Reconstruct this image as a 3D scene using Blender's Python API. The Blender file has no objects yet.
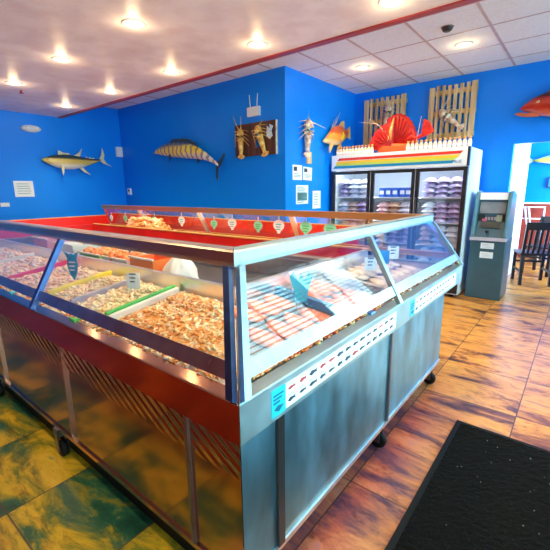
import bpy, bmesh, math, random
from mathutils import Vector, Matrix
random.seed(7)
S = bpy.context.scene
COL = S.collection

# ------------------------------------------------------------------ materials
def _mat(name):
    m = bpy.data.materials.new(name); m.use_nodes = True
    nt = m.node_tree; nt.nodes.clear()
    out = nt.nodes.new('ShaderNodeOutputMaterial')
    return m, nt, out

def principled(nt, out, rough=.5, metal=0., coat=0., spec=.5):
    b = nt.nodes.new('ShaderNodeBsdfPrincipled')
    b.inputs['Roughness'].default_value = rough
    b.inputs['Metallic'].default_value = metal
    b.inputs['Coat Weight'].default_value = coat
    b.inputs['Specular IOR Level'].default_value = spec
    nt.links.new(b.outputs[0], out.inputs[0])
    return b

def coords(nt, scale=(1, 1, 1), kind='Object', rot=(0, 0, 0)):
    tc = nt.nodes.new('ShaderNodeTexCoord'); mp = nt.nodes.new('ShaderNodeMapping')
    mp.inputs['Scale'].default_value = scale; mp.inputs['Rotation'].default_value = rot
    nt.links.new(tc.outputs[kind], mp.inputs[0])
    return mp.outputs[0]

def noise(nt, vec, scale, detail=3, rough=.55, dist=0.):
    n = nt.nodes.new('ShaderNodeTexNoise')
    n.inputs['Scale'].default_value = scale; n.inputs['Detail'].default_value = detail
    n.inputs['Roughness'].default_value = rough; n.inputs['Distortion'].default_value = dist
    nt.links.new(vec, n.inputs['Vector'])
    return n

def ramp(nt, fac, stops, interp='LINEAR'):
    r = nt.nodes.new('ShaderNodeValToRGB'); cr = r.color_ramp; cr.interpolation = interp
    while len(cr.elements) < len(stops): cr.elements.new(.5)
    for e, (p, c) in zip(cr.elements, stops):
        e.position = p; e.color = (*c, 1)
    nt.links.new(fac, r.inputs[0])
    return r.outputs[0]

def bump(nt, b, h, strength=.2, dist=.01):
    bp = nt.nodes.new('ShaderNodeBump'); bp.inputs['Strength'].default_value = strength
    bp.inputs['Distance'].default_value = dist
    nt.links.new(h, bp.inputs['Height']); nt.links.new(bp.outputs[0], b.inputs['Normal'])

def M(name, col, rough=.5, metal=0., var=.12, scale=8., coat=0., bmp=0., stretch=(1, 1, 1), spec=.5):
    m, nt, out = _mat(name)
    b = principled(nt, out, rough, metal, coat, spec)
    v = coords(nt, stretch)
    n = noise(nt, v, scale)
    lo = tuple(max(0, c*(1-var)) for c in col); hi = tuple(min(1, c*(1+var)) for c in col)
    nt.links.new(ramp(nt, n.outputs[0], [(.3, lo), (.7, hi)]), b.inputs['Base Color'])
    if bmp: bump(nt, b, n.outputs[0], bmp)
    return m

def MV(name, stops, scale=10., rough=.5, metal=0., kind='Object', stretch=(1, 1, 1), detail=4, dist=0., bmp=0., rot=(0, 0, 0), coat=0.):
    m, nt, out = _mat(name)
    b = principled(nt, out, rough, metal, coat, .12 if rough > .9 else .5)
    n = noise(nt, coords(nt, stretch, kind, rot), scale, detail, dist=dist)
    nt.links.new(ramp(nt, n.outputs[0], stops), b.inputs['Base Color'])
    if bmp: bump(nt, b, n.outputs[0], bmp)
    return m

def EM(name, col, st):
    m, nt, out = _mat(name)
    e = nt.nodes.new('ShaderNodeEmission'); e.inputs[0].default_value = (*col, 1); e.inputs[1].default_value = st
    nt.links.new(e.outputs[0], out.inputs[0])
    return m

def glass_mat(name, tint=(1, 1, 1), refl=1., base=.02):
    m, nt, out = _mat(name)
    t = nt.nodes.new('ShaderNodeBsdfTransparent'); t.inputs[0].default_value = (*tint, 1)
    g = nt.nodes.new('ShaderNodeBsdfGlossy'); g.inputs['Roughness'].default_value = .015
    lw = nt.nodes.new('ShaderNodeLayerWeight'); lw.inputs[0].default_value = .5
    f = nt.nodes.new('ShaderNodeMath'); f.operation = 'POWER'; f.inputs[1].default_value = 3.2
    nt.links.new(lw.outputs['Facing'], f.inputs[0])
    ma = nt.nodes.new('ShaderNodeMath'); ma.operation = 'MULTIPLY_ADD'
    ma.inputs[1].default_value = refl; ma.inputs[2].default_value = base
    mx = nt.nodes.new('ShaderNodeMixShader')
    nt.links.new(f.outputs[0], ma.inputs[0]); nt.links.new(ma.outputs[0], mx.inputs[0])
    nt.links.new(t.outputs[0], mx.inputs[1]); nt.links.new(g.outputs[0], mx.inputs[2])
    nt.links.new(mx.outputs[0], out.inputs[0])
    return m

def steel(name, col=(.62, .64, .66), rough=.28, stretch=(3, 3, 3), amp=.12, wav=0.):
    m, nt, out = _mat(name)
    b = principled(nt, out, rough, 1.)
    n = noise(nt, coords(nt, stretch), 6., 3)
    lo = tuple(c*(1-amp) for c in col); hi = tuple(min(1, c*(1+amp)) for c in col)
    nt.links.new(ramp(nt, n.outputs[0], [(.3, lo), (.7, hi)]), b.inputs['Base Color'])
    mr = nt.nodes.new('ShaderNodeMapRange'); mr.inputs[3].default_value = rough*.75; mr.inputs[4].default_value = rough*1.3
    nt.links.new(n.outputs[0], mr.inputs[0]); nt.links.new(mr.outputs[0], b.inputs['Roughness'])
    if wav:
        w = noise(nt, coords(nt, (1, 1, .6)), 2.2, 1)
        bump(nt, b, w.outputs[0], wav, .05)
    return m

def floor_mat():
    m, nt, out = _mat('slate_tile')
    b = principled(nt, out, .3, 0., 0.)
    T = .5667
    tc = nt.nodes.new('ShaderNodeTexCoord')
    sub = nt.nodes.new('ShaderNodeVectorMath'); sub.operation = 'ADD'; sub.inputs[1].default_value = (.1667+T*20, -.365+T*20, 0)
    nt.links.new(tc.outputs['Object'], sub.inputs[0])
    sc = nt.nodes.new('ShaderNodeVectorMath'); sc.operation = 'SCALE'; sc.inputs['Scale'].default_value = 1/T
    nt.links.new(sub.outputs[0], sc.inputs[0])
    fl = nt.nodes.new('ShaderNodeVectorMath'); fl.operation = 'FLOOR'; nt.links.new(sc.outputs[0], fl.inputs[0])
    fr = nt.nodes.new('ShaderNodeVectorMath'); fr.operation = 'FRACTION'; nt.links.new(sc.outputs[0], fr.inputs[0])
    wn = nt.nodes.new('ShaderNodeTexWhiteNoise'); wn.noise_dimensions = '3D'; nt.links.new(fl.outputs[0], wn.inputs['Vector'])
    off = nt.nodes.new('ShaderNodeVectorMath'); off.operation = 'MULTIPLY_ADD'
    off.inputs[1].default_value = (5, 5, 5); nt.links.new(wn.outputs['Color'], off.inputs[0]); nt.links.new(tc.outputs['Object'], off.inputs[2])
    mp = nt.nodes.new('ShaderNodeMapping'); mp.inputs['Scale'].default_value = (1.0, 2.9, 1); mp.inputs['Rotation'].default_value = (0, 0, .06)
    nt.links.new(off.outputs[0], mp.inputs[0])
    n1 = noise(nt, mp.outputs[0], 1.9, 9, .68, .6)
    n2 = noise(nt, mp.outputs[0], 7., 6, .7, .6)
    warm = ramp(nt, n1.outputs[0], [(.35, (.05, .02, .02)), (.42, (.25, .08, .025)), (.48, (.62, .25, .04)), (.58, (.78, .36, .06)), (.7, (.42, .17, .06))])
    green = ramp(nt, n1.outputs[0], [(.33, (.006, .045, .03)), (.43, (.02, .1, .05)), (.49, (.2, .18, .02)), (.56, (.55, .34, .015)), (.66, (.7, .42, .04)), (.75, (.08, .2, .11))])
    red = ramp(nt, n1.outputs[0], [(.3, (.05, .006, .003)), (.5, (.2, .02, .006)), (.65, (.45, .1, .015))])
    purp = ramp(nt, n1.outputs[0], [(.33, (.05, .02, .07)), (.44, (.17, .06, .09)), (.52, (.42, .1, .07)), (.6, (.6, .19, .1)), (.7, (.3, .16, .25))])
    # slab hue set by position: greener by the long counter, plum coloured along the short one
    sx = nt.nodes.new('ShaderNodeSeparateXYZ'); nt.links.new(tc.outputs['Object'], sx.inputs[0])
    wob = noise(nt, tc.outputs['Object'], 3., 4)
    def mask(src, a, bb, wamt=.25):
        ad = nt.nodes.new('ShaderNodeMath'); ad.operation = 'MULTIPLY_ADD'; ad.inputs[1].default_value = wamt
        nt.links.new(wob.outputs[0], ad.inputs[0]); nt.links.new(src, ad.inputs[2])
        r = nt.nodes.new('ShaderNodeMapRange'); r.inputs[1].default_value = a; r.inputs[2].default_value = bb
        nt.links.new(ad.outputs[0], r.inputs[0]); return r.outputs[0]
    def mix(f, a, bb):
        x = nt.nodes.new('ShaderNodeMix'); x.data_type = 'RGBA'
        nt.links.new(f, x.inputs[0]); nt.links.new(a, x.inputs[6]); nt.links.new(bb, x.inputs[7]); return x.outputs[2]
    c = mix(mask(sx.outputs[0], -.55, -.15, .2), purp, warm)
    c2 = mix(mask(sx.outputs[1], 2.4, 3.3, .3), c, warm)
    gm = mask(sx.outputs[0], -.95, -.75, .1)
    g = mix(mask(sx.outputs[1], .22, .42, .12), red, green)
    back = mask(sx.outputs[1], 1.2, 1.8, .2)
    c3 = mix(gm, g, c2); c3 = mix(back, c3, c2)
    mott = ramp(nt, n2.outputs[0], [(.34, (.4, .3, .33)), (.46, (1, 1, 1)), (.68, (1, 1, 1))])
    mu = nt.nodes.new('ShaderNodeMix'); mu.data_type = 'RGBA'; mu.blend_type = 'MULTIPLY'; mu.inputs[0].default_value = .75
    nt.links.new(c3, mu.inputs[6]); nt.links.new(mott, mu.inputs[7])
    # joints
    s2 = nt.nodes.new('ShaderNodeSeparateXYZ'); nt.links.new(fr.outputs[0], s2.inputs[0])
    def edge(s):
        a = nt.nodes.new('ShaderNodeMath'); a.operation = 'PINGPONG'; a.inputs[1].default_value = .5; nt.links.new(s, a.inputs[0])
        l = nt.nodes.new('ShaderNodeMath'); l.operation = 'LESS_THAN'; l.inputs[1].default_value = .0055; nt.links.new(a.outputs[0], l.inputs[0]); return l.outputs[0]
    mxx = nt.nodes.new('ShaderNodeMath'); mxx.operation = 'MAXIMUM'
    nt.links.new(edge(s2.outputs[0]), mxx.inputs[0]); nt.links.new(edge(s2.outputs[1]), mxx.inputs[1])
    gx = nt.nodes.new('ShaderNodeMix'); gx.data_type = 'RGBA'; gx.inputs[7].default_value = (.07, .04, .03, 1)
    nt.links.new(mxx.outputs[0], gx.inputs[0]); nt.links.new(mu.outputs[2], gx.inputs[6])
    nt.links.new(gx.outputs[2], b.inputs['Base Color'])
    bump(nt, b, n2.outputs[0], .25, .006)
    return m

def ceil_tile_mat():
    m, nt, out = _mat('acoustic_tile')
    b = principled(nt, out, .85)
    v = coords(nt)
    n = noise(nt, v, 40., 3)
    nt.links.new(ramp(nt, n.outputs[0], [(.3, (.78, .8, .88)), (.7, (.88, .9, .96))]), b.inputs['Base Color'])
    bump(nt, b, n.outputs[0], .3, .004)
    return m

def fish_mat(name, top, mid, belly, zt, zb, stripes=None, rough=.3):
    """skin colour of the fish by height on its flank, plus optional vertical bars along the body"""
    m, nt, out = _mat(name)
    b = principled(nt, out, rough, 0., .4)
    tc = nt.nodes.new('ShaderNodeTexCoord'); s = nt.nodes.new('ShaderNodeSeparateXYZ'); nt.links.new(tc.outputs['Generated'], s.inputs[0])
    nz = noise(nt, tc.outputs['Generated'], 9., 4)
    ad = nt.nodes.new('ShaderNodeMath'); ad.operation = 'MULTIPLY_ADD'; ad.inputs[1].default_value = .16
    nt.links.new(nz.outputs[0], ad.inputs[0]); nt.links.new(s.outputs[2], ad.inputs[2])
    c = ramp(nt, ad.outputs[0], [(zb, belly), ((zb+zt)/2, mid), (zt, mid), (min(.99, zt+.1), top)])
    if stripes:
        w = nt.nodes.new('ShaderNodeTexWave'); w.inputs['Scale'].default_value = stripes[0]; w.inputs['Distortion'].default_value = 3.
        w.inputs['Detail'].default_value = 2
        nt.links.new(tc.outputs['Generated'], w.inputs['Vector'])
        f = ramp(nt, w.outputs[0], [(.68, (0, 0, 0)), (.82, (1, 1, 1))])
        x = nt.nodes.new('ShaderNodeMix'); x.data_type = 'RGBA'; x.inputs[7].default_value = (*stripes[1], 1)
        nt.links.new(f, x.inputs[0]); nt.links.new(c, x.inputs[6]); c = x.outputs[2]
    nt.links.new(c, b.inputs['Base Color'])
    return m

MT = {}
MT['steel'] = steel('brushed_steel', (.68, .7, .72), .3, (3, 3, 3), .04)
MT['steel_panel'] = steel('steel_panel', (.62, .64, .66), .24, (2, 2, .6), .05, .06)
def polished(name, col, rough, refl_stripes=False):
    m, nt, out = _mat(name)
    b = principled(nt, out, rough, 1.); b.inputs['Base Color'].default_value = (*col, 1)
    v = coords(nt)
    w = noise(nt, v, 1.3, 1)
    bp = nt.nodes.new('ShaderNodeBump'); bp.inputs['Strength'].default_value = .08; bp.inputs['Distance'].default_value = .05
    nt.links.new(w.outputs[0], bp.inputs['Height']); last = bp
    if refl_stripes:   # diagonal bump bands standing in for light stripes reflected in the sheet
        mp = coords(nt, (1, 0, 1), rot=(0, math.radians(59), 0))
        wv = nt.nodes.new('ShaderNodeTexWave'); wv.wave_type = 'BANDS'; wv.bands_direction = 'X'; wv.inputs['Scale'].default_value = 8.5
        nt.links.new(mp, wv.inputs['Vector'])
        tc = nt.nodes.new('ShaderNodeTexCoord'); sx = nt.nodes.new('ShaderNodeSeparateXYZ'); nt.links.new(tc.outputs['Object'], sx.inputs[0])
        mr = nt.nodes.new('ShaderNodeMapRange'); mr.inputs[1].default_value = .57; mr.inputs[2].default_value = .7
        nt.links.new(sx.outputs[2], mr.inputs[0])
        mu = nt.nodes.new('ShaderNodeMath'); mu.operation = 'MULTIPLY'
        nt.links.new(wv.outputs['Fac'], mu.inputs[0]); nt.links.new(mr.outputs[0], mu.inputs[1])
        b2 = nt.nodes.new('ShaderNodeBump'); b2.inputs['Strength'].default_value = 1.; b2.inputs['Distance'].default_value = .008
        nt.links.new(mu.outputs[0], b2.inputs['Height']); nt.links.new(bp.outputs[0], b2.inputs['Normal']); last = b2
    nt.links.new(last.outputs[0], b.inputs['Normal'])
    return m
def plain_metal(name, col, rough):
    m, nt, out = _mat(name); b = principled(nt, out, rough, 1.); b.inputs['Base Color'].default_value = (*col, 1); return m
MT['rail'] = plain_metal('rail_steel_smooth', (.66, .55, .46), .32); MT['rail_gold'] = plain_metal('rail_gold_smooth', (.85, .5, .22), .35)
MT['front_panel'] = polished('steel_stripe_reflection', (.42, .27, .2), .12, True)  # reflected red-brown put into the colour, reflected stripes into the bump
MT['front_fascia'] = polished('steel_floor_reflection', (.55, .3, .22), .14)  # red of the reflected floor painted into the steel colour
MT['pale_panel'] = steel('satin_steel_daylight_tint', (.2, .5, .68), .38, (1.2, 1.2, .5), .3, .3)  # blue of the reflected daylight put into the steel colour
MT['pale_fascia'] = steel('fascia_daylight_tint', (.42, .6, .66), .45, (2, 2, 2), .05)  # cyan daylight reflection painted into the fascia colour
MT['steel_dark'] = steel('dark_steel', (.25, .25, .27), .35)
MT['steel_bright'] = steel('bright_steel', (.82, .83, .85), .32, (3, 3, 3), .04)
MT['greybed'] = M('grey_bed', (.22, .19, .22), .5)
MT['glass'] = glass_mat('sneeze_glass', (.97, .99, .99), .9, .06)
MT['fridge_glass'] = glass_mat('fridge_glass', (.95, .97, 1), .8, .03)
MT['window_glass'] = glass_mat('window_glass', (.95, 1, 1), .5, .0)
MT['blue'] = M('blue_paint', (.0015, .25, 1.), .38, var=.05, scale=1.5, spec=.25)
MT['maroon'] = M('maroon_paint', (.3, .03, .02), .6)
MT['plaster'] = MV('ceiling_plaster', [(.35, (.78, .7, .74)), (.6, (.88, .83, .87))], 5., .45, bmp=.12, detail=7)
MT['tile_c'] = ceil_tile_mat()
MT['grid'] = M('ceiling_grid', (.55, .42, .46), .5)
MT['redtrim'] = M('red_trim', (.32, .02, .03), .4)
MT['floor'] = floor_mat()
MT['white'] = M('white_paint', (.82, .84, .86), .4, var=.03)
MT['whitegloss'] = M('white_enamel', (.85, .9, .93), .2, var=.02)
MT['black'] = M('black_frame', (.02, .02, .022), .3)
MT['rubber'] = M('black_rubber', (.005, .005, .005), .6, spec=.2)
MT['matblack'] = MV('mat_pile', [(.3, (.001, .001, .001)), (.6, (.004, .004, .003)), (.72, (.02, .017, .015))], 90., .95, bmp=1.)
MT['redliner'] = M('red_liner', (.75, .012, .008), .4, var=.15, scale=3)
MT['gold'] = M('golden_ledge', (.75, .36, .1), .35, var=.2, scale=5)
MT['orange'] = M('orange_plastic', (.9, .22, .03), .4)
MT['yellow'] = M('yellow_plastic', (.92, .72, .02), .4)
MT['green'] = M('green_plastic', (.06, .5, .1), .4)
MT['greyp'] = M('grey_plastic', (.42, .38, .45), .4)
MT['red'] = M('red_plastic', (.75, .03, .03), .4)
MT['bluep'] = M('blue_plastic', (.02, .22, .55), .35)
MT['cyan'] = M('turquoise_plastic', (.02, .5, .68), .35)
MT['ice'] = MV('crushed_ice', [(.35, (.62, .6, .58)), (.65, (.9, .86, .82))], 60., .35, bmp=.6)
MT['wood'] = MV('pallet_wood', [(.3, (.38, .22, .09)), (.55, (.72, .5, .25)), (.75, (.86, .68, .42))], 3., .75, stretch=(6, 6, .7), detail=6, bmp=.2)
MT['darkwood'] = MV('stained_wood', [(.3, (.035, .012, .01)), (.6, (.13, .04, .03))], 3., .5, stretch=(5, 5, .6), detail=5)
MT['chair'] = M('espresso_wood', (.008, .004, .004), .35, spec=.3)
MT['redsculpt'] = MV('red_lacquer', [(.3, (.55, .01, .008)), (.6, (.88, .03, .015))], 14., .45, bmp=.3)
MT['shell'] = MV('lobster_shell', [(.3, (.5, .2, .03)), (.5, (.85, .5, .1)), (.7, (.95, .78, .35))], 18., .35, kind='Object')
MT['shell_pale'] = MV('pale_lobster_shell', [(.3, (.5, .2, .16)), (.5, (.8, .6, .42)), (.7, (.93, .86, .7))], 18., .4)
MT['paper'] = M('white_paper', (.85, .88, .9), .6, var=.02)
MT['ink'] = M('dark_ink', (.03, .05, .08), .6)
MT['inkred'] = M('red_ink', (.5, .05, .05), .6)
MT['cheek'] = M('atm_cheek', (.09, .2, .25), .3)
MT['atm'] = M('atm_plastic', (.035, .1, .14), .35, var=.08)
MT['atm_dark'] = M('atm_dark_plastic', (.02, .03, .035), .35)
MT['screen'] = M('atm_screen', (.25, .27, .3), .15)
MT['trimlight'] = M('can_trim', (.85, .8, .78), .4)
MT['lamp'] = EM('lamp_glow', (1, .66, .25), 4.5)
MT['led'] = EM('fridge_led', (.8, .92, 1), 9)
MT['signlit'] = M('atm_sign_white', (.85, .88, .9), .3, var=.02)
MT['slat'] = M('blind_slat', (.1, .11, .13), .5, var=.02)
MT['orangewood'] = M('orange_wood', (.6, .2, .05), .4)

# ------------------------------------------------------------------ builders
class MB:
    def __init__(s): s.v = []; s.f = []; s.m = []; s.mats = []; s.smooth = []
    def mi(s, mat):
        if mat not in s.mats: s.mats.append(mat)
        return s.mats.index(mat)
    def add(s, vs, fs, mat=None, smooth=False, M4=None):
        o = len(s.v)
        s.v += [tuple(M4 @ Vector(v)) if M4 else tuple(v) for v in vs]
        for f in fs:
            s.f.append([o+i for i in f]); s.m.append(s.mi(mat) if mat else 0); s.smooth.append(smooth)
        return s
    def box(s, x0, y0, z0, x1, y1, z1, mat=None, M4=None):
        vs = [(x, y, z) for z in (z0, z1) for y in (y0, y1) for x in (x0, x1)]
        return s.add(vs, [(0, 2, 3, 1), (4, 5, 7, 6), (0, 1, 5, 4), (1, 3, 7, 5), (3, 2, 6, 7), (2, 0, 4, 6)], mat, False, M4)
    def hexa(s, bot, top, mat=None, M4=None):
        """prism between two polygons of the same size"""
        n = len(bot); vs = list(bot)+list(top)
        fs = [tuple(range(n))[::-1], tuple(range(n, 2*n))]
        fs += [(i, (i+1) % n, n+(i+1) % n, n+i) for i in range(n)]
        return s.add(vs, fs, mat, False, M4)
    def tube(s, pts, rad, n=8, mat=None, M4=None, flat=1., cap=True):
        pts = [Vector(p) for p in pts]
        if not hasattr(rad, '__len__'): rad = [rad]*len(pts)
        vs = []; fs = []
        up = Vector((0, 0, 1))
        for i, p in enumerate(pts):
            d = (pts[min(i+1, len(pts)-1)]-pts[max(i-1, 0)]).normalized()
            a = d.cross(up)
            if a.length < 1e-3: a = d.cross(Vector((1, 0, 0)))
            a.normalize(); b = a.cross(d)
            for k in range(n):
                t = 2*math.pi*k/n
                vs.append(p+a*math.cos(t)*rad[i]*flat+b*math.sin(t)*rad[i])
        for i in range(len(pts)-1):
            for k in range(n):
                k2 = (k+1) % n
                fs.append((i*n+k, i*n+k2, (i+1)*n+k2, (i+1)*n+k))
        if cap:
            fs.append(tuple(range(n))[::-1]); fs.append(tuple((len(pts)-1)*n+k for k in range(n)))
        return s.add(vs, fs, mat, True, M4)
    def lathe(s, prof, n=20, mat=None, M4=None):
        vs = []; fs = []
        for r, z in prof:
            for k in range(n):
                t = 2*math.pi*k/n; vs.append((r*math.cos(t), r*math.sin(t), z))
        for i in range(len(prof)-1):
            for k in range(n):
                k2 = (k+1) % n
                fs.append((i*n+k, i*n+k2, (i+1)*n+k2, (i+1)*n+k))
        fs.append(tuple(range(n))[::-1]); fs.append(tuple((len(prof)-1)*n+k for k in range(n)))
        return s.add(vs, fs, mat, True, M4)
    def build(s, name, mat=None, parent=None, bevel=0., smooth=False, loc=None):
        me = bpy.data.meshes.new(name)
        v = s.v
        if loc is not None and parent is None:
            v = [(a-loc[0], b-loc[1], c-loc[2]) for a, b, c in v]
        elif parent is not None:
            iw = parent.get('_w'); 
            w = WL.get(parent.name)
            if w is not None:
                iv = w.inverted(); v = [tuple(iv @ Vector(p)) for p in v]
        me.from_pydata(v, [], s.f)
        ms = s.mats if s.mats else [mat]
        for m in ms: me.materials.append(m)
        if s.mats: me.polygons.foreach_set('material_index', s.m)
        me.polygons.foreach_set('use_smooth', [a or smooth for a in s.smooth])
        me.update()
        bm = bmesh.new(); bm.from_mesh(me); bmesh.ops.recalc_face_normals(bm, faces=bm.faces); bm.to_mesh(me); bm.free()
        o = bpy.data.objects.new(name, me); COL.objects.link(o)
        if parent is not None:
            o.parent = parent; WL[o.name] = WL.get(parent.name, Matrix.Identity(4))
        else:
            if loc is not None: o.location = loc
            WL[o.name] = Matrix.Translation(loc) if loc is not None else Matrix.Identity(4)
        if bevel:
            b = o.modifiers.new('bevel', 'BEVEL'); b.width = bevel; b.segments = 2; b.limit_method = 'ANGLE'
        return o
WL = {}       # local-to-world of objects that carry parts

def tag(o, label, cat, group=None, kind=None):
    o['label'] = label; o['category'] = cat
    if group: o['group'] = group
    if kind: o['kind'] = kind
    return o
def thing(name, label, cat, loc=(0, 0, 0), rotz=0., group=None, M4=None):
    o = bpy.data.objects.new(name, None); COL.objects.link(o); o.empty_display_size = .1
    w = M4 if M4 is not None else Matrix.Translation(loc) @ Matrix.Rotation(rotz, 4, 'Z')
    o.matrix_world = w; WL[o.name] = w
    return tag(o, label, cat, group)
def local(mb, name, mat, parent, **k):
    """parts written in the thing's own coordinates"""
    w = WL[parent.name]; WL[parent.name] = Matrix.Identity(4)
    o = mb.build(name, mat, parent, **k)
    WL[parent.name] = w; return o
def struct(name, mb, mat=None):
    o = mb.build(name, mat); o['kind'] = 'structure'; return o
def dup(root, label=None, group=None):
    def cp(o, par):
        c = o.copy(); COL.objects.link(c)
        if par is not None: c.parent = par
        for ch in o.children: cp(ch, c)
        return c
    kids = list(root.children)
    r = root.copy(); COL.objects.link(r)
    for ch in kids: cp(ch, r)
    if label: r['label'] = label
    if group: r['group'] = group
    return r
ORD = ['first', 'second', 'third', 'fourth', 'fifth', 'sixth', 'seventh', 'eighth', 'ninth', 'tenth', 'eleventh', 'twelfth', 'thirteenth', 'fourteenth', 'fifteenth', 'sixteenth']

# ------------------------------------------------------------------ room shell
XL, XR, YF, YS, YW, YB, XS = -7.1, 1.3, -2.2, 3.1, 4.17, 6.1, -3.15
ZC, ZT = 2.65, 2.935
struct('floor', MB()  .box(XL-.2, YF-.2, -.1, 3.2, 9.6, 0), MT['floor'])
struct('wall_left', MB().box(XL-.12, YF-.1, 0, XL, YW+.1, 3.1), MT['blue'])
struct('wall_rear', MB().box(XL, YW, 0, XS, YW+.12, 3.1).box(XS-.12, YW+.12, 0, XS, YB, 3.1), MT['blue'])
mb = MB().box(XS-.12, YB, 0, -.83, YB+.15, 3.1).box(-.83, YB, 1.98, .0, YB+.15, 3.1).box(.0, YB, 0, XR+.2, YB+.15, 3.1)
struct('wall_back', mb, MT['blue'])
struct('wall_front', MB().box(XL, YF-.12, 0, XR, YF, 3.1), MT['maroon'])
WIN = [(-1.7, .1), (.4, 2.2), (2.5, 4.2), (4.45, 5.9)]; WZ0, WZ1 = .45, 2.6; TOPS = [2.6, 2.6, 2.86, 2.86]
mb = MB().box(XR, YF, 0, XR+.15, YB, WZ0)
for (a_, b_), w_ in zip(WIN, TOPS): mb.box(XR, a_, w_, XR+.15, b_, 3.1)
ys = [YF]+[v for w in WIN for v in w]+[YB]
for i in range(0, len(ys), 2): mb.box(XR, ys[i], WZ0, XR+.15, ys[i+1], 3.1)
struct('wall_right', mb, MT['white'])
for i, (a, b) in enumerate(WIN):
    WZ1 = TOPS[i]; f = MB()
    for y in (a, (a+b)/2-.02, b-.04): f.box(XR+.05, y, WZ0, XR+.11, y+.04, WZ1)
    f.box(XR+.05, a, WZ0, XR+.11, b, WZ0+.04).box(XR+.05, a, WZ1-.04, XR+.11, b, WZ1)
    w = struct('window_%d' % (i+1), f, MT['steel_bright'])
    g = MB().box(XR+.075, a+.04, WZ0+.04, XR+.081, b-.04, WZ1-.04).build('glass', MT['window_glass'], w); g['kind'] = 'structure'
# drywall soffit over the front of the shop, acoustic grid behind it
struct('ceiling', MB().box(XL, YF, ZC, XR+.1, YS, 3.0), MT['plaster'])
struct('trim_1', MB().box(XL, YS-.045, ZC-.012, XR, YS+.02, ZC+.05), MT['redtrim'])
o = struct('ceiling_tiles', MB().box(XL, YS, ZT, XR+.1, YB+.1, ZT+.08), MT['tile_c'])
g = MB()
x = -.915-.61*10
while x < XR:
    g.box(x-.013, YS+.02, ZT-.004, x+.013, YB, ZT+.004); x += .61
y = 3.27
while y < YB:
    g.box(XL, y-.009, ZT-.003, XR, y+.009, ZT+.004); y += .61
struct('trim_2', g, MT['grid'])
# doorway reveal, room beyond
struct('wall_passage', MB().box(-.95, YB+.15, 0, -.83, 8.0, 3.1), MT['white'])
struct('wall_far', MB().box(-4, 9.3, 1.12, 3.2, 9.42, 3.1), MT['blue'])
struct('wall_wainscot', MB().box(-4, 9.28, 0, 3.2, 9.42, 1.09), M('red_wainscot', (.3, .035, .015), .5, var=.3, scale=6))
struct('trim_3', MB().box(-4, 9.25, 1.09, 3.2, 9.42, 1.12), MT['white'])
struct('ceiling_far', MB().box(-4, YB+.15, 3.0, 3.2, 9.42, 3.1), MT['white'])
struct('wall_beyond_left', MB().box(-4.1, YB+.15, 0, -4, 9.4, 3.1), MT['blue'])
struct('baseboard_back', MB().box(-1.0, YB-.012, 0, -.83, YB, .1), MT['black'])

# window blinds (the shop's storefront)
for i, (a, b) in enumerate(WIN):
    WZ1 = TOPS[i]; t = thing('window_blind', ['horizontal blind on the storefront window nearest the entrance wall', 'horizontal blind on the window beside the black mat', 'horizontal blind on the window beside the short counter', 'horizontal blind on the storefront window nearest the fridge'][i], 'blind', (XR-.03, (a+b)/2, WZ1), 0, 'storefront blinds')
    s = MB(); z = WZ1-.06
    while z > 1.15:
        s.hexa([(XR-.065, a+.03, z-.006), (XR-.005, a+.03, z+.006), (XR-.005, b-.03, z+.006), (XR-.065, b-.03, z-.006)],
               [(XR-.065, a+.03, z-.003), (XR-.005, a+.03, z+.009), (XR-.005, b-.03, z+.009), (XR-.065, b-.03, z-.003)])
        z -= .068
    s.build('slats', MT['slat'], t)
    MB().box(XR-.06, a+.02, WZ1-.03, XR-.005, b-.02, WZ1+.02).build('head_rail', MT['white'], t)

# ------------------------------------------------------------------ the island of display counters
K = .2/.36; Z0 = .86; ZR = 1.22
OX0, OX1, OY0, OY1 = -5.7, -.65, .65, 3.05
class Side:
    def __init__(s, A, B):
        s.A = Vector((*A, 0)); s.B = Vector((*B, 0)); d = s.B-s.A; s.L = d.length; s.t = d/s.L
        s.n = Vector((-s.t.y, s.t.x, 0))      # inward (counter-clockwise ring)
    def P(s, a, d, z): return s.A+s.t*a+s.n*d+Vector((0, 0, z))
    def ext(s, mb, prof, a0=None, a1=None, g0=.002, g1=.002, mat=None):
        """extrude (d,z) profile along the side; None ends are mitred at the ring's corners"""
        p0 = [s.P((d+g0) if a0 is None else a0, d, z) for d, z in prof]
        p1 = [s.P((s.L-d-g1) if a1 is None else a1, d, z) for d, z in prof]
        mb.hexa(p0, p1, mat); return mb
    def strip(s, mb, c, th=.012, z0=Z0, mat=None):
        """bar lying in the tilted glass plane: corners (a,z); offset th inward"""
        nn = Vector((0, 0, 0))+s.n*.36-Vector((0, 0, .2)); nn.normalize()
        q = [s.P(a, (z-Z0)*K, z) for a, z in c]
        mb.hexa([p-nn*th*.5 for p in q], [p+nn*th*.5 for p in q], mat); return mb

FRONT = Side((OX0, OY0), (OX1, OY0)); RIGHT = Side((OX1, OY0), (OX1, OY1))
REAR = Side((OX1, OY1), (OX0, OY1)); LEFT = Side((OX0, OY1), (OX0, OY0))

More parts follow.
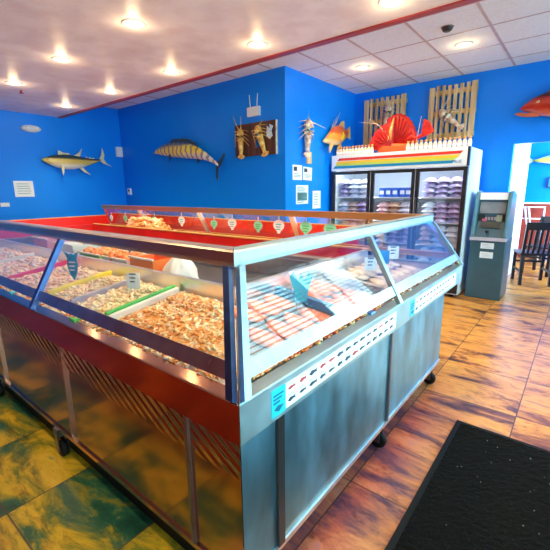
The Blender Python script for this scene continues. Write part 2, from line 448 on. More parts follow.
def counter(side, label, seams, base0, base1, basemat, railmat, framemat, glass_seams, gaps=(), liner=False, open_top=False):
    mid = side.P(side.L/2, .3, 0)
    t = thing('display_counter', label, 'display counter', mid, 0, 'counters of the seafood island')
    # top fascia with ledge
    b = side.ext(MB(), [(0, .735), (.012, .735), (.012, .848), (.055, .848), (.055, .86), (.004, .86), (0, .856)])
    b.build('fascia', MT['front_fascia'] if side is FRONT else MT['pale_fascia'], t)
    # cabinet body under it
    if base1 > base0:
        g = side.ext(MB(), [(.05, .19), (.5, .19), (.5, .73), (.05, .73)], None if base0 == 0 else base0, None if base1 >= side.L else base1)
        g.build('cabinet_body', MT['steel_dark'], t)
        cuts = [base0]+sorted(s for s in seams if base0 < s < base1)+[base1]
        for i in range(len(cuts)-1):
            a0, a1 = cuts[i], cuts[i+1]
            p = MB(); g = .006
            side.ext(p, [(.04, .2), (.049, .2), (.049, .73), (.04, .73)], None if (i == 0 and base0 == 0) else a0+g, None if (i == len(cuts)-2 and base1 >= side.L) else a1-g)
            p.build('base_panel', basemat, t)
        tr = side.ext(MB(), [(.032, .178), (.06, .178), (.06, .199), (.032, .199)], None if base0 == 0 else base0, None if base1 >= side.L else base1)
        tr.build('bottom_trim', MT['steel_bright'] if side is RIGHT else MT['front_fascia'], t)
        for s in seams:
            if base0 < s < base1:
                gw = .017 if s in gaps and side is RIGHT else .008
                q = side.ext(MB(), [(.028, .2), (.04, .2), (.04, .733), (.028, .733)], s-gw, s+gw); q.build('seam_strip', MT['black'] if s in gaps and side is RIGHT else MT['steel_dark'] if s in gaps else MT['front_fascia'] if side is FRONT else MT['steel_dark'], t)
    if side is FRONT: side.ext(MB(), [(.1, 0.002), (.5, 0.002), (.5, .18), (.1, .18)], None, side.L-.17).build('under_shadow', MT['rubber'], t)  # added black block standing in for the shadow under the counter
    # bed for the ice and its back wall
    side.ext(MB(), [(.056, .83), (.6, .83), (.6, .9), (.52, .915), (.105, .862), (.1, .845), (.056, .845)]).build('bed', MT['ice'] if side is FRONT else MT['greybed'], t)
    side.ext(MB(), [(.52, .84), (.545, .84), (.545, .995), (.52, .995)], g0=.003, g1=.003).build('back_ledge', MT['steel_bright'] if not liner else MT['redliner'], t)
    if open_top: return t
    # tilted glass
    cuts = [0]+sorted(glass_seams)+[side.L]
    for i in range(len(cuts)-1):
        a0, a1 = cuts[i], cuts[i+1]
        def e(a, z, first):
            d = (z-Z0)*K
            if first: return a+d+.03 if i == 0 else a+.008
            return a-d-.03 if i == len(cuts)-2 else a-.008
        zb, zt = .905, 1.2
        side.strip(MB(), [(e(a0, zb, 1), zb), (e(a1, zb, 0), zb), (e(a1, zt, 0), zt), (e(a0, zt, 1), zt)], .005).build('glass_pane', MT['glass'], t)
    bar = MB()
    side.strip(bar, [((.903-Z0)*K+.018, .903), (side.L-(.903-Z0)*K-.018, .903), (side.L-(.946-Z0)*K-.018, .946), ((.946-Z0)*K+.018, .946)], .014)
    bar.build('lower_glass_frame', frame_low if side is FRONT else framemat, t)
    # top rail: brushed box section
    side.ext(MB(), [(.185, 1.183), (.245, 1.183), (.245, 1.236), (.19, 1.236), (.185, 1.23)]).build('top_rail', railmat, t)
    # corner stiles, one each end, and posts at the seams
    for end in (0, 1):
        st = MB(); w0, w1 = .015, .042
        if end == 0: c = [(w0, .862), (w1, .862), ((1.183-Z0)*K+w1, 1.183), ((1.183-Z0)*K+w0, 1.183)]
        else: c = [(side.L-w1, .862), (side.L-w0, .862), (side.L-(1.183-Z0)*K-w0, 1.183), (side.L-(1.183-Z0)*K-w1, 1.183)]
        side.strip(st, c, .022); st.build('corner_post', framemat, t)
    for s in glass_seams:
        st = MB(); pw = .028 if side is REAR else .015; side.strip(st, [(s-pw, .862), (s+pw, .862), (s+pw, 1.183), (s-pw, 1.183)], .024)
        st.build('glass_post', MT['steel_bright'] if side in (REAR,) else framemat, t)
    return t

def caster(parent, x, y):
    c = MB().box(x-.024, y-.028, .13, x+.024, y+.028, .176)
    for s in (-1, 1): c.box(x-.016, y+s*.024-.003, .04, x+.016, y+s*.024+.003, .135)
    c = c.build('caster', MT['steel_dark'], parent)
    w = MB().lathe([(.012, -.017), (.041, -.017), (.046, -.01), (.046, .01), (.041, .017), (.012, .017)], 18, None, Matrix.Translation((x, y, .0465)) @ Matrix.Rotation(math.pi/2, 4, 'X'))
    w.build('wheel', MT['rubber'], c)

frame_blue = steel('blue_steel_frame', (.08, .14, .34), .35)
frame_pale = steel('frame_daylight_tint', (.36, .5, .54), .38)  # frame colour carries the cyan of the reflected daylight
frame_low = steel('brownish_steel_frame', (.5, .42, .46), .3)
fl = FRONT.L
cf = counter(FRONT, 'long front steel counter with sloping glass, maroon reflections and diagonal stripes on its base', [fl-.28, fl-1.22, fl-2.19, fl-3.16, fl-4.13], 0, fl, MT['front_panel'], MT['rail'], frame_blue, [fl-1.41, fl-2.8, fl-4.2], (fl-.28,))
cr = counter(RIGHT, 'short right hand steel counter with fish chart strip and base panels tinted daylight blue', [.22, 1.15], 0, 2.12, MT['pale_panel'], frame_pale, frame_pale, [1.15], (.22,))
cb = counter(REAR, 'rear counter with golden top rail, red inner liner and shell price tags', [1.5, 3.2], .56, REAR.L, MT['steel_panel'], MT['rail_gold'], MT['rail_gold'], [1.45, 2.75, 3.95], (), True)
cl = counter(LEFT, 'far left end counter with red liner and no glass below the tuna wall', [1.2], 0, LEFT.L, MT['steel_panel'], MT['rail'], frame_blue, [1.2], (), True, True)
for (x, y) in ((-.737, 1.83), (-.737, 2.73), (-.77, .78)): caster(cr, x, y)
for x in (-2.073, -3.1, -4.2, -5.5): caster(cf, x, .7)
for x in (-1.2, -3.2, -5.4): caster(cb, x, 2.9)
caster(cl, -5.6, 1.8)
REAR.ext(MB(), [(.515, .9955), (.55, .9955), (.55, 1.006), (.515, 1.006)], g0=.003, g1=.003).build('ledge_cap', MT['gold'], cb)
# red liner boards inside the glass of the rear and left counters
REAR.ext(MB(), [(.005, .865), (.02, .865), (.02, 1.1), (.005, 1.1)], .85, None, g1=.03).build('red_liner', MT['redliner'], cb)
LEFT.ext(MB(), [(.005, .865), (.02, .865), (.02, 1.07), (.005, 1.07)], g0=.03, g1=.03).build('red_liner', MT['redliner'], cl)
REAR.ext(MB(), [(.002, 1.1), (.024, 1.1), (.024, 1.108), (.002, 1.108)], .85, None, g1=.03).build('liner_edge', MT['gold'], cb)
LEFT.ext(MB(), [(.002, 1.07), (.024, 1.07), (.024, 1.08), (.002, 1.08)], g0=.03, g1=.03).build('liner_edge', MT['gold'], cl)

# fish identification strips on the right fascia
FX = OX1+.0012
def strip_chart(y0, y1, label, rows, seed):
    rnd = random.Random(seed)
    t = thing('fish_chart_strip', label, 'sign', (FX, (y0+y1)/2, .78))
    z0, z1 = .752, .835
    MB().box(FX-.001, y0+.07, z0, FX+.0008, y1, z1).build('chart_panel', MT['paper'], t)
    c = MB().box(FX-.001, y0, z0-.004, FX+.0008, y0+.068, z1+.004).build('title_panel', MT['cyan'], t)
    m = MB()
    for k in range(3): m.box(FX+.0008, y0+.008, z1-.02-k*.012, FX+.0012, y0+.058-k*.009, z1-.014-k*.012)
    m.hexa([(FX+.0008, y0+.01, z0+.02), (FX+.0008, y0+.035, z0+.008), (FX+.0008, y0+.058, z0+.024), (FX+.0008, y0+.03, z0+.03)],
           [(FX+.0012, y0+.01, z0+.02), (FX+.0012, y0+.035, z0+.008), (FX+.0012, y0+.058, z0+.024), (FX+.0012, y0+.03, z0+.03)])
    m.build('title_print', M('teal_print', (.0, .12, .22), .5), c)
    pitch = .062; n = int((y1-y0-.09)/pitch)
    fs = MB(); tx = MB()
    for r in range(rows):
        zz = z0+.022+r*.04
        for i in range(n):
            yy = y0+.1+i*pitch; l = rnd.uniform(.02, .026); h = rnd.uniform(.006, .0095)
            mt = MT['inkred'] if rnd.random() < .3 else MT['ink']
            pts = [(-l, 0), (-l*.4, h), (l*.5, h*.6), (l, h*.9), (l*.85, 0), (l, -h*.8), (l*.5, -h*.4), (-l*.4, -h)]
            fs.hexa([(FX+.0008, yy+a, zz+b) for a, b in pts], [(FX+.0014, yy+a, zz+b) for a, b in pts], mt)
            for q in range(2): tx.box(FX+.0008, yy-l, zz+.013+q*.005, FX+.0011, yy+l*rnd.uniform(.2, 1), zz+.0148+q*.005)
    fs.build('fish_pictures', None, t); tx.build('caption_print', M('grey_print', (.35, .35, .4), .6), t)
strip_chart(.785, 1.75, 'long white fish chart strip with turquoise title square nearest the counter corner', 2, 3)
strip_chart(1.95, 2.86, 'second white fish chart strip further along the short counter', 2, 5)

# ------------------------------------------------------------------ food in the counters
def bedz(d): return .862+(d-.105)*(.053/.415)
def shrimp(mb, c, s, rz, tilt, mat=None, fat=.2):
    R = Matrix.Translation(c) @ Matrix.Rotation(rz, 4, 'Z') @ Matrix.Rotation(tilt, 4, 'X')
    pts = []; n = 6
    for i in range(n):
        a = -1.9+3.4*i/(n-1); pts.append((math.cos(a)*s*.5, math.sin(a)*s*.5, 0))
    mb.tube(pts, [s*fat*.7, s*fat, s*fat, s*fat*.85, s*fat*.55, s*fat*.2], 6, mat, R)
def pile(name, label, cat, side, a0, a1, d0, d1, h, n, size, mats, seed, blob=.0, fat=.2):
    rnd = random.Random(seed)
    t = MB(); N = 14
    # mounded bed of the same food under the loose pieces
    vs = []; fs = []
    def hh(i, j): 
        e = min(i, N-i, j, N-j)/3.; e = min(1, e)
        return h*e*(.75+.5*rnd.random())
    H = [[hh(i, j) for j in range(N+1)] for i in range(N+1)]
    for i in range(N+1):
        for j in range(N+1):
            d = d0+(d1-d0)*j/N; am = min(a1, side.L-d-.03); a = a0+(am-a0)*i/N
            vs.append(side.P(a, d, bedz(d)+.001+H[i][j]))
    for i in range(N):
        for j in range(N):
            fs.append((i*(N+1)+j, (i+1)*(N+1)+j, (i+1)*(N+1)+j+1, i*(N+1)+j+1))
    t.add(vs, fs, mats[0], True)
    for k in range(n):
        u = rnd.random(); v = rnd.random()
        d = d0+(d1-d0)*(.03+.94*v); am = min(a1, side.L-d-.03); a = a0+(am-a0)*(.03+.94*u)
        e = min(1, min(u, 1-u, v, 1-v)*N/3)
        c = side.P(a, d, bedz(d)+.004+h*e*1.05+rnd.random()*size*.2)
        shrimp(t, c, size*rnd.uniform(.7, 1.2), rnd.uniform(0, 6.3), rnd.uniform(-.7, .7), rnd.choice(mats), fat)
    def lift(v):
        d = (Vector(v)-side.A).dot(side.n); return (v[0], v[1], max(v[2], bedz(max(d, .105))+.0012))
    t.v = [lift(v) for v in t.v]
    c = side.P((a0+a1)/2, (d0+d1)/2, bedz(d0))
    o = t.build(name, None, None, loc=c)
    return tag(o, label, cat, None, 'stuff')
def fm(n, a, b, c, rough=.38): return MV(n, [(.3, a), (.5, b), (.7, c)], 25., rough, bmp=.3)
F_gold = fm('golden_prawn', (.75, .22, .05), (.92, .45, .14), (.97, .72, .4))
F_red = fm('red_prawn', (.7, .08, .03), (.9, .25, .07), (.95, .5, .25))
F_pale = fm('pale_scallop', (.85, .62, .32), (.93, .8, .5), (.97, .92, .72))
F_peach = fm('peach_prawn', (.85, .5, .28), (.95, .68, .42), (.98, .85, .68))
F_pink = fm('pink_fillet', (.85, .42, .38), (.95, .62, .55), (.98, .82, .76))
F_white = fm('white_fillet', (.8, .72, .7), (.93, .88, .84), (1, .97, .95))
F_salmon = MV('salmon_flesh', [(.35, (.7, .07, .01)), (.5, (.85, .14, .03)), (.62, (.9, .3, .14))], 5., .3, stretch=(1, 9, 1), dist=1.5)
F_green = fm('kale_leaves', (.02, .1, .02), (.08, .25, .05), (.3, .45, .12))
fa = lambda x: x-OX0                # position along the front counter from world x
PL = [
 ('prawn_pile', 'golden orange pile of cooked prawns in the corner section beside the green divider', -1.53, -.7, [F_gold, F_gold, F_gold, F_peach, F_pale],       .026, 800, .028),
 ('scallop_pile', 'pale cream pile of small scallops between the green and grey dividers', -1.9, -1.63, [F_pale, F_pale, F_peach], .018, 240, .03),
 ('prawn_pile', 'pale peach prawns between the grey and yellow dividers', -2.18, -1.95, [F_peach, F_pale], .018, 170, .036),
 ('prawn_pile', 'peach coloured prawns between the yellow and red dividers', -2.77, -2.23, [F_peach, F_pale, F_pink], .02, 330, .038),
 ('prawn_pile', 'pinkish peach prawns left of the red divider', -3.37, -2.83, [F_pink, F_peach, F_white], .02, 300, .04),
 ('fish_pile', 'pale pieces left of the white divider at the photo edge', -4.1, -3.43, [F_white, F_pink], .02, 240, .05),
]
for k, (nm, lb, x0, x1, ms, h, n, sz) in enumerate(PL):
    pile(nm, lb, 'seafood', FRONT, fa(x0), fa(x1), .13, .505, h, n, sz, ms, 20+k, fat=.26 if 'scallop' in nm else .2)
def divider(x, mat, label, w=.022, h=.034):
    o = MB(); z0, z1 = bedz(.13)+.002, bedz(.5)+.002
    o.hexa([(x-w/2, .65+.13, z0), (x+w/2, .65+.13, z0), (x+w/2, .65+.5, z1), (x-w/2, .65+.5, z1)],
           [(x-w/2, .65+.13, z0+h), (x+w/2, .65+.13, z0+h), (x+w/2, .65+.5, z1+h+.005), (x-w/2, .65+.5, z1+h+.005)])
    o = o.build('tray_divider', mat, None, loc=(x, .96, z0), bevel=.003)
    tag(o, label, 'divider', 'dividers in the long counter')
divider(-1.585, MT['green'], 'green divider bar across the seafood bed'); divider(-1.555, MT['white'], 'white divider bar running beside the green one', .025, .026)
divider(-1.925, MT['greyp'], 'grey divider bar across the seafood bed'); divider(-2.205, MT['yellow'], 'yellow divider bar across the seafood bed', .03)
divider(-2.8, MT['red'], 'red divider bar across the seafood bed', .03); divider(-3.4, MT['white'], 'white divider bar left of the red one')
# narrow trough in front of the glass: scraps of prawn
def trough(side, a0, a1, label, mats, n, seed):
    rnd = random.Random(seed); t = MB()
    for k in range(n):
        a = rnd.uniform(a0, a1); d = rnd.uniform(.062, .122)
        shrimp(t, side.P(a, d, .858+rnd.random()*.01), rnd.uniform(.012, .024), rnd.uniform(0, 6.3), rnd.uniform(-.3, .3), rnd.choice(mats), .24)
    t.v = [(v[0], v[1], max(v[2], .8465 if (Vector(v)-side.A).dot(side.n) < .1 else .864)) for v in t.v]
    o = t.build('prawn_scraps', None, None, loc=side.P((a0+a1)/2, .1, .86)); tag(o, label, 'seafood', None, 'stuff')
trough(FRONT, fa(-1.95), fa(-.8), 'orange prawn scraps in the trough under the long counter glass', [F_gold, F_red, F_peach], 420, 3)
trough(FRONT, fa(-3.2), fa(-2.05), 'pale and pink scraps in the trough at the left end of the long counter', [F_white, F_pink, F_peach, F_red], 260, 4)
trough(RIGHT, .12, 1.1, 'orange scraps in the trough under the short counter glass', [F_gold, F_salmon, F_gold, MT['orange']], 420, 5)
trough(RIGHT, 1.2, 2.1, 'dark and red scraps in the trough of the second short counter section', [F_red, MT['darkwood'], F_white, F_gold], 240, 6)
for (sd, a, m, lb) in ((FRONT, fa(-1.72), MT['green'], 'small green tag lying on the ledge of the long counter'), (FRONT, fa(-2.15), MT['bluep'], 'small dark blue tag on the ledge left of the green one'), (FRONT, fa(-2.5), MT['cyan'], 'small turquoise tag on the ledge near the left glass post'), (RIGHT, .93, MT['bluep'], 'small blue tag lying in the short counter trough')):
    c = sd.P(a, .055, .8612)
    o = MB().hexa([sd.P(a-.025, .04, .8605), sd.P(a+.025, .04, .8605), sd.P(a+.025, .07, .8605), sd.P(a-.025, .07, .8605)], [sd.P(a-.022, .043, .868), sd.P(a+.022, .043, .868), sd.P(a+.022, .067, .868), sd.P(a-.022, .067, .868)]).build('price_tag', m, None, loc=c)
    tag(o, lb, 'tag')

# fillets in the short counter
def fillet_mesh():
    b = MB(); vs = []; fs = []; n = 12; mseg = 8
    for i in range(n+1):
        u = i/n; w = .052*math.sin(math.pi*min(1, .12+u*.86))**.55; h = .018*math.sin(math.pi*(.12+u*.8))**.7
        for j in range(mseg+1):
            v = -1+2*j/mseg; vs.append(((u-.5)*.19, v*w+.012*math.sin(u*3), h*(1-abs(v)**2.4)+.002))
    for i in range(n):
        for j in range(mseg): a = i*(mseg+1)+j; fs.append((a, a+mseg+1, a+mseg+2, a+1))
    bot = [k*(mseg+1) for k in range(n+1)]
    base = len(vs)
    vs2 = [(x, y, 0) for x, y, z in vs]; fs2 = [tuple(base+q for q in f[::-1]) for f in fs]
    fs3 = []
    for i in range(n):
        for j in (0, mseg):
            a = i*(mseg+1)+j; b2 = a+mseg+1; q = (a, b2, base+b2, base+a); fs3.append(q if j else q[::-1])
    b.add(vs+vs2, fs+fs2+fs3, None, True); return b
fil = {}
def fillet(kind, mat, label, a, d, rz=0., group=None):
    if kind not in fil:
        m = fillet_mesh(); fil[kind] = m.build(kind, mat, None); o = fil[kind]
    else:
        o = fil[kind].copy(); COL.objects.link(o)
    tilt = math.atan(.053/.415)
    o.matrix_world = Matrix.Translation(RIGHT.P(a, d, bedz(d)+.006)) @ Matrix.Rotation(tilt, 4, 'Y') @ Matrix.Rotation(math.pi+rz, 4, 'Z')
    tag(o, label, 'fish fillet', group)
PINKF = fm('pink_fillet_flesh', (.7, .12, .05), (.82, .22, .1), (.85, .42, .3))
FWHITE = fm('pale_fillet_flesh', (.45, .36, .34), (.6, .52, .5), (.75, .7, .68))
rows = ['nearest the glass', 'nearest the back ledge']
for i in range(4):
    for j in range(2):
        if i == 0 and j == 1: continue
        fillet('pink_fillet', PINKF, '%s pink fillet from the corner, row %s of the short counter' % (ORD[i], rows[j]), .37+i*.11, .21+j*.2, random.uniform(-.25, .25), 'pink fillets before the blue divider')
for i in range(3):
    for j in range(2):
        fillet('salmon_fillet', F_salmon, '%s bright salmon fillet past the blue divider, row %s' % (ORD[i], rows[j]), .9+i*.095, .2+j*.19, random.uniform(-.2, .2), 'salmon fillets after the blue divider')
for i in range(7):
    for j in range(2):
        fillet('white_fillet', FWHITE, '%s white fillet beyond the short counter glass post, row %s' % (ORD[i], rows[j]), 1.32+i*.1, .2+j*.19, random.uniform(-.2, .2), 'white fillets in the second section')
def bar_right(a, mat, label, w=.03, h=.04):
    z0, z1 = bedz(.13)+.002, bedz(.5)+.002; s = RIGHT
    o = MB().hexa([s.P(a-w/2, .13, z0), s.P(a+w/2, .13, z0), s.P(a+w/2, .5, z1), s.P(a-w/2, .5, z1)],
                  [s.P(a-w/2, .13, z0+h), s.P(a+w/2, .13, z0+h), s.P(a+w/2, .5, z1+h), s.P(a-w/2, .5, z1+h)]).build('tray_divider', mat, None, loc=s.P(a, .3, z0), bevel=.003)
    tag(o, label, 'divider', 'dividers in the short counter')
bar_right(.79, MT['bluep'], 'dark blue divider bar between the pink and orange fillets'); bar_right(1.24, MT['greyp'], 'grey divider bar behind the glass post of the short counter')

def stake_sign(x, y, zb, shape, mat, label, s=1., pr=None, yaw=0.):
    """flat cut-out tag on a steel pin, its pin stuck in the ice"""
    Mx = Matrix.Translation((x, y, zb)) @ Matrix.Rotation(yaw, 4, 'Z')
    t = thing('price_tag', label, 'price tag', M4=Mx, group='standing price tags')
    pts = [(a*s, b*s) for a, b in shape]
    local(MB().hexa([(a, -.002, b) for a, b in pts], [(a, .002, b) for a, b in pts]), 'tag_plate', mat, t)
    local(MB().tube([(0, .004, 0), (0, .004, .06*s+.02)], .0018, 6), 'pin', MT['steel'], t)
    if pr:
        m = MB()
        for k in range(3): m.box(-.02*s, -.0032, (.11-.022*k)*s, .02*s*(1-.25*k), -.0021, (.118-.022*k)*s)
        local(m, 'print', pr, t)
SHELL = [(-.012, .03), (.012, .03), (.012, .045), (.04, .075), (.046, .1), (.036, .125), (.018, .138), (0, .142), (-.018, .138), (-.036, .125), (-.046, .1), (-.04, .075), (-.012, .045)]
FISHT = [(0, .01), (.022, .05), (.034, .1), (.028, .135), (.045, .175), (.012, .155), (0, .165), (-.012, .155), (-.045, .175), (-.028, .135), (-.034, .1), (-.022, .05)]
RECT = [(-.04, .03), (.04, .03), (.04, .12), (-.04, .12)]
VASE = [(-.022, .02), (.022, .02), (.03, .07), (.045, .12), (.03, .14), (.012, .11), (0, .135), (-.012, .11), (-.03, .14), (-.045, .12), (-.03, .07)]
stake_sign(-2.3, .97, .9, FISHT, M('blue_teal', (.05, .3, .4), .3), 'blue teal fish-shaped price tag standing left of the yellow divider', 1.05, MT['white'], .5)
stake_sign(-1.76, 1.03, .905, RECT, MT['paper'], 'white rectangular price tag with ring standing between grey and green dividers', .9, MT['ink'], .5)
stake_sign(RIGHT.P(.72, .3, 0).x, RIGHT.P(.72, .3, 0).y, .9, VASE, MT['cyan'], 'turquoise fish-tail price tag standing by the blue divider', 1.15, None, .6)
stake_sign(-.98, 2.16, .9, RECT, MT['paper'], 'white price tag standing among the white fillets, nearer the glass post', .9, MT['ink'], .7)
stake_sign(-1.0, 2.4, .9, RECT, MT['bluep'], 'dark blue price tag standing between two white ones among the white fillets', 1., None, .7)
stake_sign(-1.02, 2.62, .9, RECT, MT['paper'], 'white price tag standing among the white fillets at the far end', 1., MT['ink'], .7)

# price shells clipped in the rear counter
tagx = [(-5.3, 1, .8), (-4.93, 0, .85), (-4.45, 1, 1.), (-4.25, 0, .9), (-3.7, 1, 1.05), (-3.14, 0, .9), (-2.86, 1, 1.1), (-2.5, 0, 1.), (-2.24, 1, 1.15), (-1.93, 0, 1.15), (-1.68, 0, 1.1)]
for i, (x, w, s) in enumerate(tagx):
    side = REAR; zt = 1.135; d = (zt-Z0)*K+.012
    Mx = Matrix.Translation((x, OY1-d-.03, 1.0))
    t = thing('shell_tag', '%s %s shell-shaped price tag from the left along the rear counter glass' % (ORD[i], 'white' if w else 'green and white'), 'price tag', M4=Mx, group='shell price tags on the rear glass')
    s *= 1.25; pts = [(a*s, b*s*.8-.02) for a, b in SHELL]
    pl = local(MB().hexa([(a, -.002, b) for a, b in pts], [(a, .002, b) for a, b in pts]), 'tag_plate', MT['paper'] if w else M('mint', (.25, .75, .55), .4), t)
    m = MB()
    for k in range(3): m.box(-.024*s, -.0035, (.065-.016*k)*s, .024*s*(1-.2*k), -.0021, (.072-.016*k)*s)
    local(m, 'print', MT['green'] if not w else MT['cyan'], t)
    local(MB().box(-.006, -.003, .1*s, .006, .006, .13*s), 'clip', MT['steel'], t)

# heaps in the rear and left counters
ra = lambda x: OX1-x
for k, (x0, x1, h, ms, sz, n, lb) in enumerate([
    (-4.62, -3.85, .17, [F_gold, F_gold, F_peach], .06, 420, 'tall golden heap of crab claws in the rear counter'),
    (-3.8, -3.2, .05, [F_pale, F_white], .05, 200, 'low pale heap beside the golden crab heap in the rear counter'),
    (-3.1, -2.4, .02, [F_red, F_gold], .05, 200, 'red prawns in the middle of the rear counter'),
    (-2.3, -1.4, .02, [F_gold, F_peach], .05, 220, 'golden prawns at the right end of the rear counter'),
    (-5.1, -4.7, .03, [F_red, F_peach], .05, 120, 'reddish prawns at the left end of the rear counter')]):
    pile('seafood_heap', lb, 'seafood', REAR, ra(x1), ra(x0), .15, .47, h, n, sz, ms, 60+k)
pile('seafood_heap', 'pale pink seafood in the far left end counter', 'seafood', LEFT, .6, 1.8, .14, .5, .03, 220, .055, [F_pink, F_white], 77)

# ------------------------------------------------------------------ staff work table in the middle
t = thing('work_table', 'dark steel work table standing between the counters', 'table', (-3.2, 1.85, 0))
MB().box(-5.0, 1.5, .76, -1.45, 2.2, .788).build('tabletop', MT['steel_dark'], t, bevel=.004)
MB().box(-5.0, 2.17, .79, -1.45, 2.2, .93).build('splashback', MT['steel_dark'], t)
for x in (-4.95, -3.2, -1.5):
    for y in (1.54, 2.15): MB().box(x-.02, y-.02, 0, x+.02, y+.02, .76).build('leg', MT['steel'], t)
def crate(x, y, z, w, d, h, mat, label):
    t = thing('food_crate', label, 'crate', (x, y, z))
    b = MB()
    b.box(x-w/2, y-d/2, z, x+w/2, y+d/2, z+.008)
    for s in (-1, 1):
        b.box(x-w/2, y+s*(d/2-.004)-.004, z+.008, x+w/2, y+s*(d/2-.004)+.004, z+h); b.box(x+s*(w/2-.004)-.004, y-d/2+.008, z+.008, x+s*(w/2-.004)+.004, y+d/2-.008, z+h)
    b.build('tub', mat, t)
    r = MB().box(x-w/2-.01, y-d/2-.01, z+h, x+w/2+.01, y-d/2+.004, z+h+.012).box(x-w/2-.01, y+d/2-.004, z+h, x+w/2+.01, y+d/2+.01, z+h+.012)
    r.build('rim', MT['paper'], t); return t
def produce(x, y, z, w, d, mats, seed, label, r=.03, n=60, name='produce_heap'):
    rnd = random.Random(seed); b = MB()
    for k in range(n):
        c = Vector((x+rnd.uniform(-w, w)/2, y+rnd.uniform(-d, d)/2, z+rnd.uniform(.2, 1)*r))
        shrimp(b, c, r*rnd.uniform(1., 1.8), rnd.uniform(0, 6), rnd.uniform(-1, 1), rnd.choice(mats), .32)
    tag(b.build(name, None, None, loc=(x, y, z)), label, 'seafood', None, 'stuff')
crate(-3.32, 1.68, .79, .36, .26, .1, MT['green'], 'green crate of orange crab behind the yellow divider')
produce(-3.32, 1.68, .86, .3, .2, [MT['orange'], F_gold], 5, 'orange crab pieces heaped in the green crate', .04, 90)
crate(-2.9, 1.68, .79, .36, .26, .1, MT['white'], 'white rimmed crate of bright red crab beside the green crate')
produce(-2.9, 1.68, .86, .3, .2, [F_red, MT['orange']], 6, 'bright red crab pieces heaped in the white crate', .04, 90)
crate(-2.52, 1.66, .79, .3, .22, .14, MT['orange'], 'orange crate on the work table right of the red crab')
crate(-3.85, 1.7, .79, .4, .28, .14, MT['white'], 'white crate on the work table behind the left glass post')
crate(-4.4, 1.7, .79, .36, .28, .16, M('pink_tub', (.8, .35, .4), .5), 'pink crate on the work table at the left')
produce(-3.1, 1.37, .845, .95, .12, [F_green, F_green, F_gold], 9, 'dark green garnish leaves along the back ledge of the long counter', .04, 120, 'kale_leaves')
# white cloth bag
b = MB(); vs = []; fs = []; n, m_ = 20, 9; rnd = random.Random(4)
for i in range(m_):
    u = i/(m_-1)
    for k in range(n):
        a = 2*math.pi*k/n; r = (.13*(1-u**2.2)+.012)*(1+.13*math.sin(a*5+u*4)+.05*rnd.random())
        vs.append((-2.2+r*math.cos(a), 1.66+r*math.sin(a)*.8, .791+u*.2))
for i in range(m_-1):
    for k in range(n): k2 = (k+1) % n; fs.append((i*n+k, i*n+k2, (i+1)*n+k2, (i+1)*n+k))
fs.append(tuple((m_-1)*n+k for k in range(n)))
b.add(vs, fs, None, True)
tag(b.build('cloth_towel', MT['white'], None, loc=(-2.2, 1.66, .791)), 'crumpled white towel on the work table behind the corner prawns', 'towel')

# ------------------------------------------------------------------ fridge
FX0, FX1, FY, FYB, FH = -3.08, -1.165, 5.27, 5.97, 1.91
fr = thing('display_fridge', 'tall white three door glass fridge with rainbow striped header', 'fridge', ((FX0+FX1)/2, (FY+FYB)/2, 0))
hb = 1.685; fb = .22
b = MB().box(FX0, FY+.03, 0.03, FX0+.05, FYB, FH).box(FX1-.05, FY+.03, .03, FX1, FYB, FH).box(FX0+.05, FYB-.05, .03, FX1-.05, FYB, FH)
b.box(FX0+.05, FY+.03, hb, FX1-.05, FYB-.05, FH).box(FX0+.05, FY+.03, .03, FX1-.05, FYB-.05, fb)
b.build('body', MT['whitegloss'], fr)
MB().box(FX0+.004, FY, .05, FX1-.004, FY+.03, fb-.02).build('kick_grille', MT['black'], fr)
hd = MB().box(FX0, FY-.03, hb, FX1, FY+.03, FH).build('header', MT['whitegloss'], fr, bevel=.006)
MB().box(FX1-.02, FY-.032, hb, FX1+.002, FY+.03, FH).build('header_end', MT['black'], hd)
yy = FY-.0325
for zc, col, nm, a, c in ((FH-.062, (.75, .04, .02), 'red_stripe', .1, .07), (FH-.105, (.95, .62, .04), 'yellow_stripe', .07, .1), (FH-.138, (.55, .7, .12), 'lime_stripe', .07, .14), (FH-.172, (.01, .26, .55), 'blue_stripe', .03, .16)):
    hgt = .035
    p = [(FX0+a, zc-hgt/2), (FX1-c-.03, zc-hgt/2), (FX1-c, zc+hgt/2), (FX0+a+.03, zc+hgt/2)]
    MB().hexa([(x, yy+.002, z) for x, z in p], [(x, yy, z) for x, z in p]).build(nm, M(nm, col, .3, var=.04), hd)
def text(body, size, mat, M4, parent=None, name='lettering', ext=.001):
    cu = bpy.data.curves.new(name, 'FONT'); cu.body = body; cu.size = size; cu.extrude = ext; cu.align_x = 'CENTER'; cu.align_y = 'CENTER'
    cu.materials.append(mat); o = bpy.data.objects.new(name, cu); COL.objects.link(o)
    bpy.context.view_layer.update()
    me = bpy.data.meshes.new_from_object(o.evaluated_get(bpy.context.evaluated_depsgraph_get())); bpy.data.objects.remove(o)
    o = bpy.data.objects.new(name, me); COL.objects.link(o)
    if parent is not None: o.parent = parent; o.matrix_local = WL[parent.name].inverted() @ M4
    else: o.matrix_world = M4
    return o
text('TRUE', .05, M('blue_ink', (.01, .2, .5), .3), Matrix.Translation((FX1-.14, yy-.002, FH-.172)) @ Matrix.Rotation(math.pi/2, 4, 'X'), hd)
dw = (FX1-FX0)/3
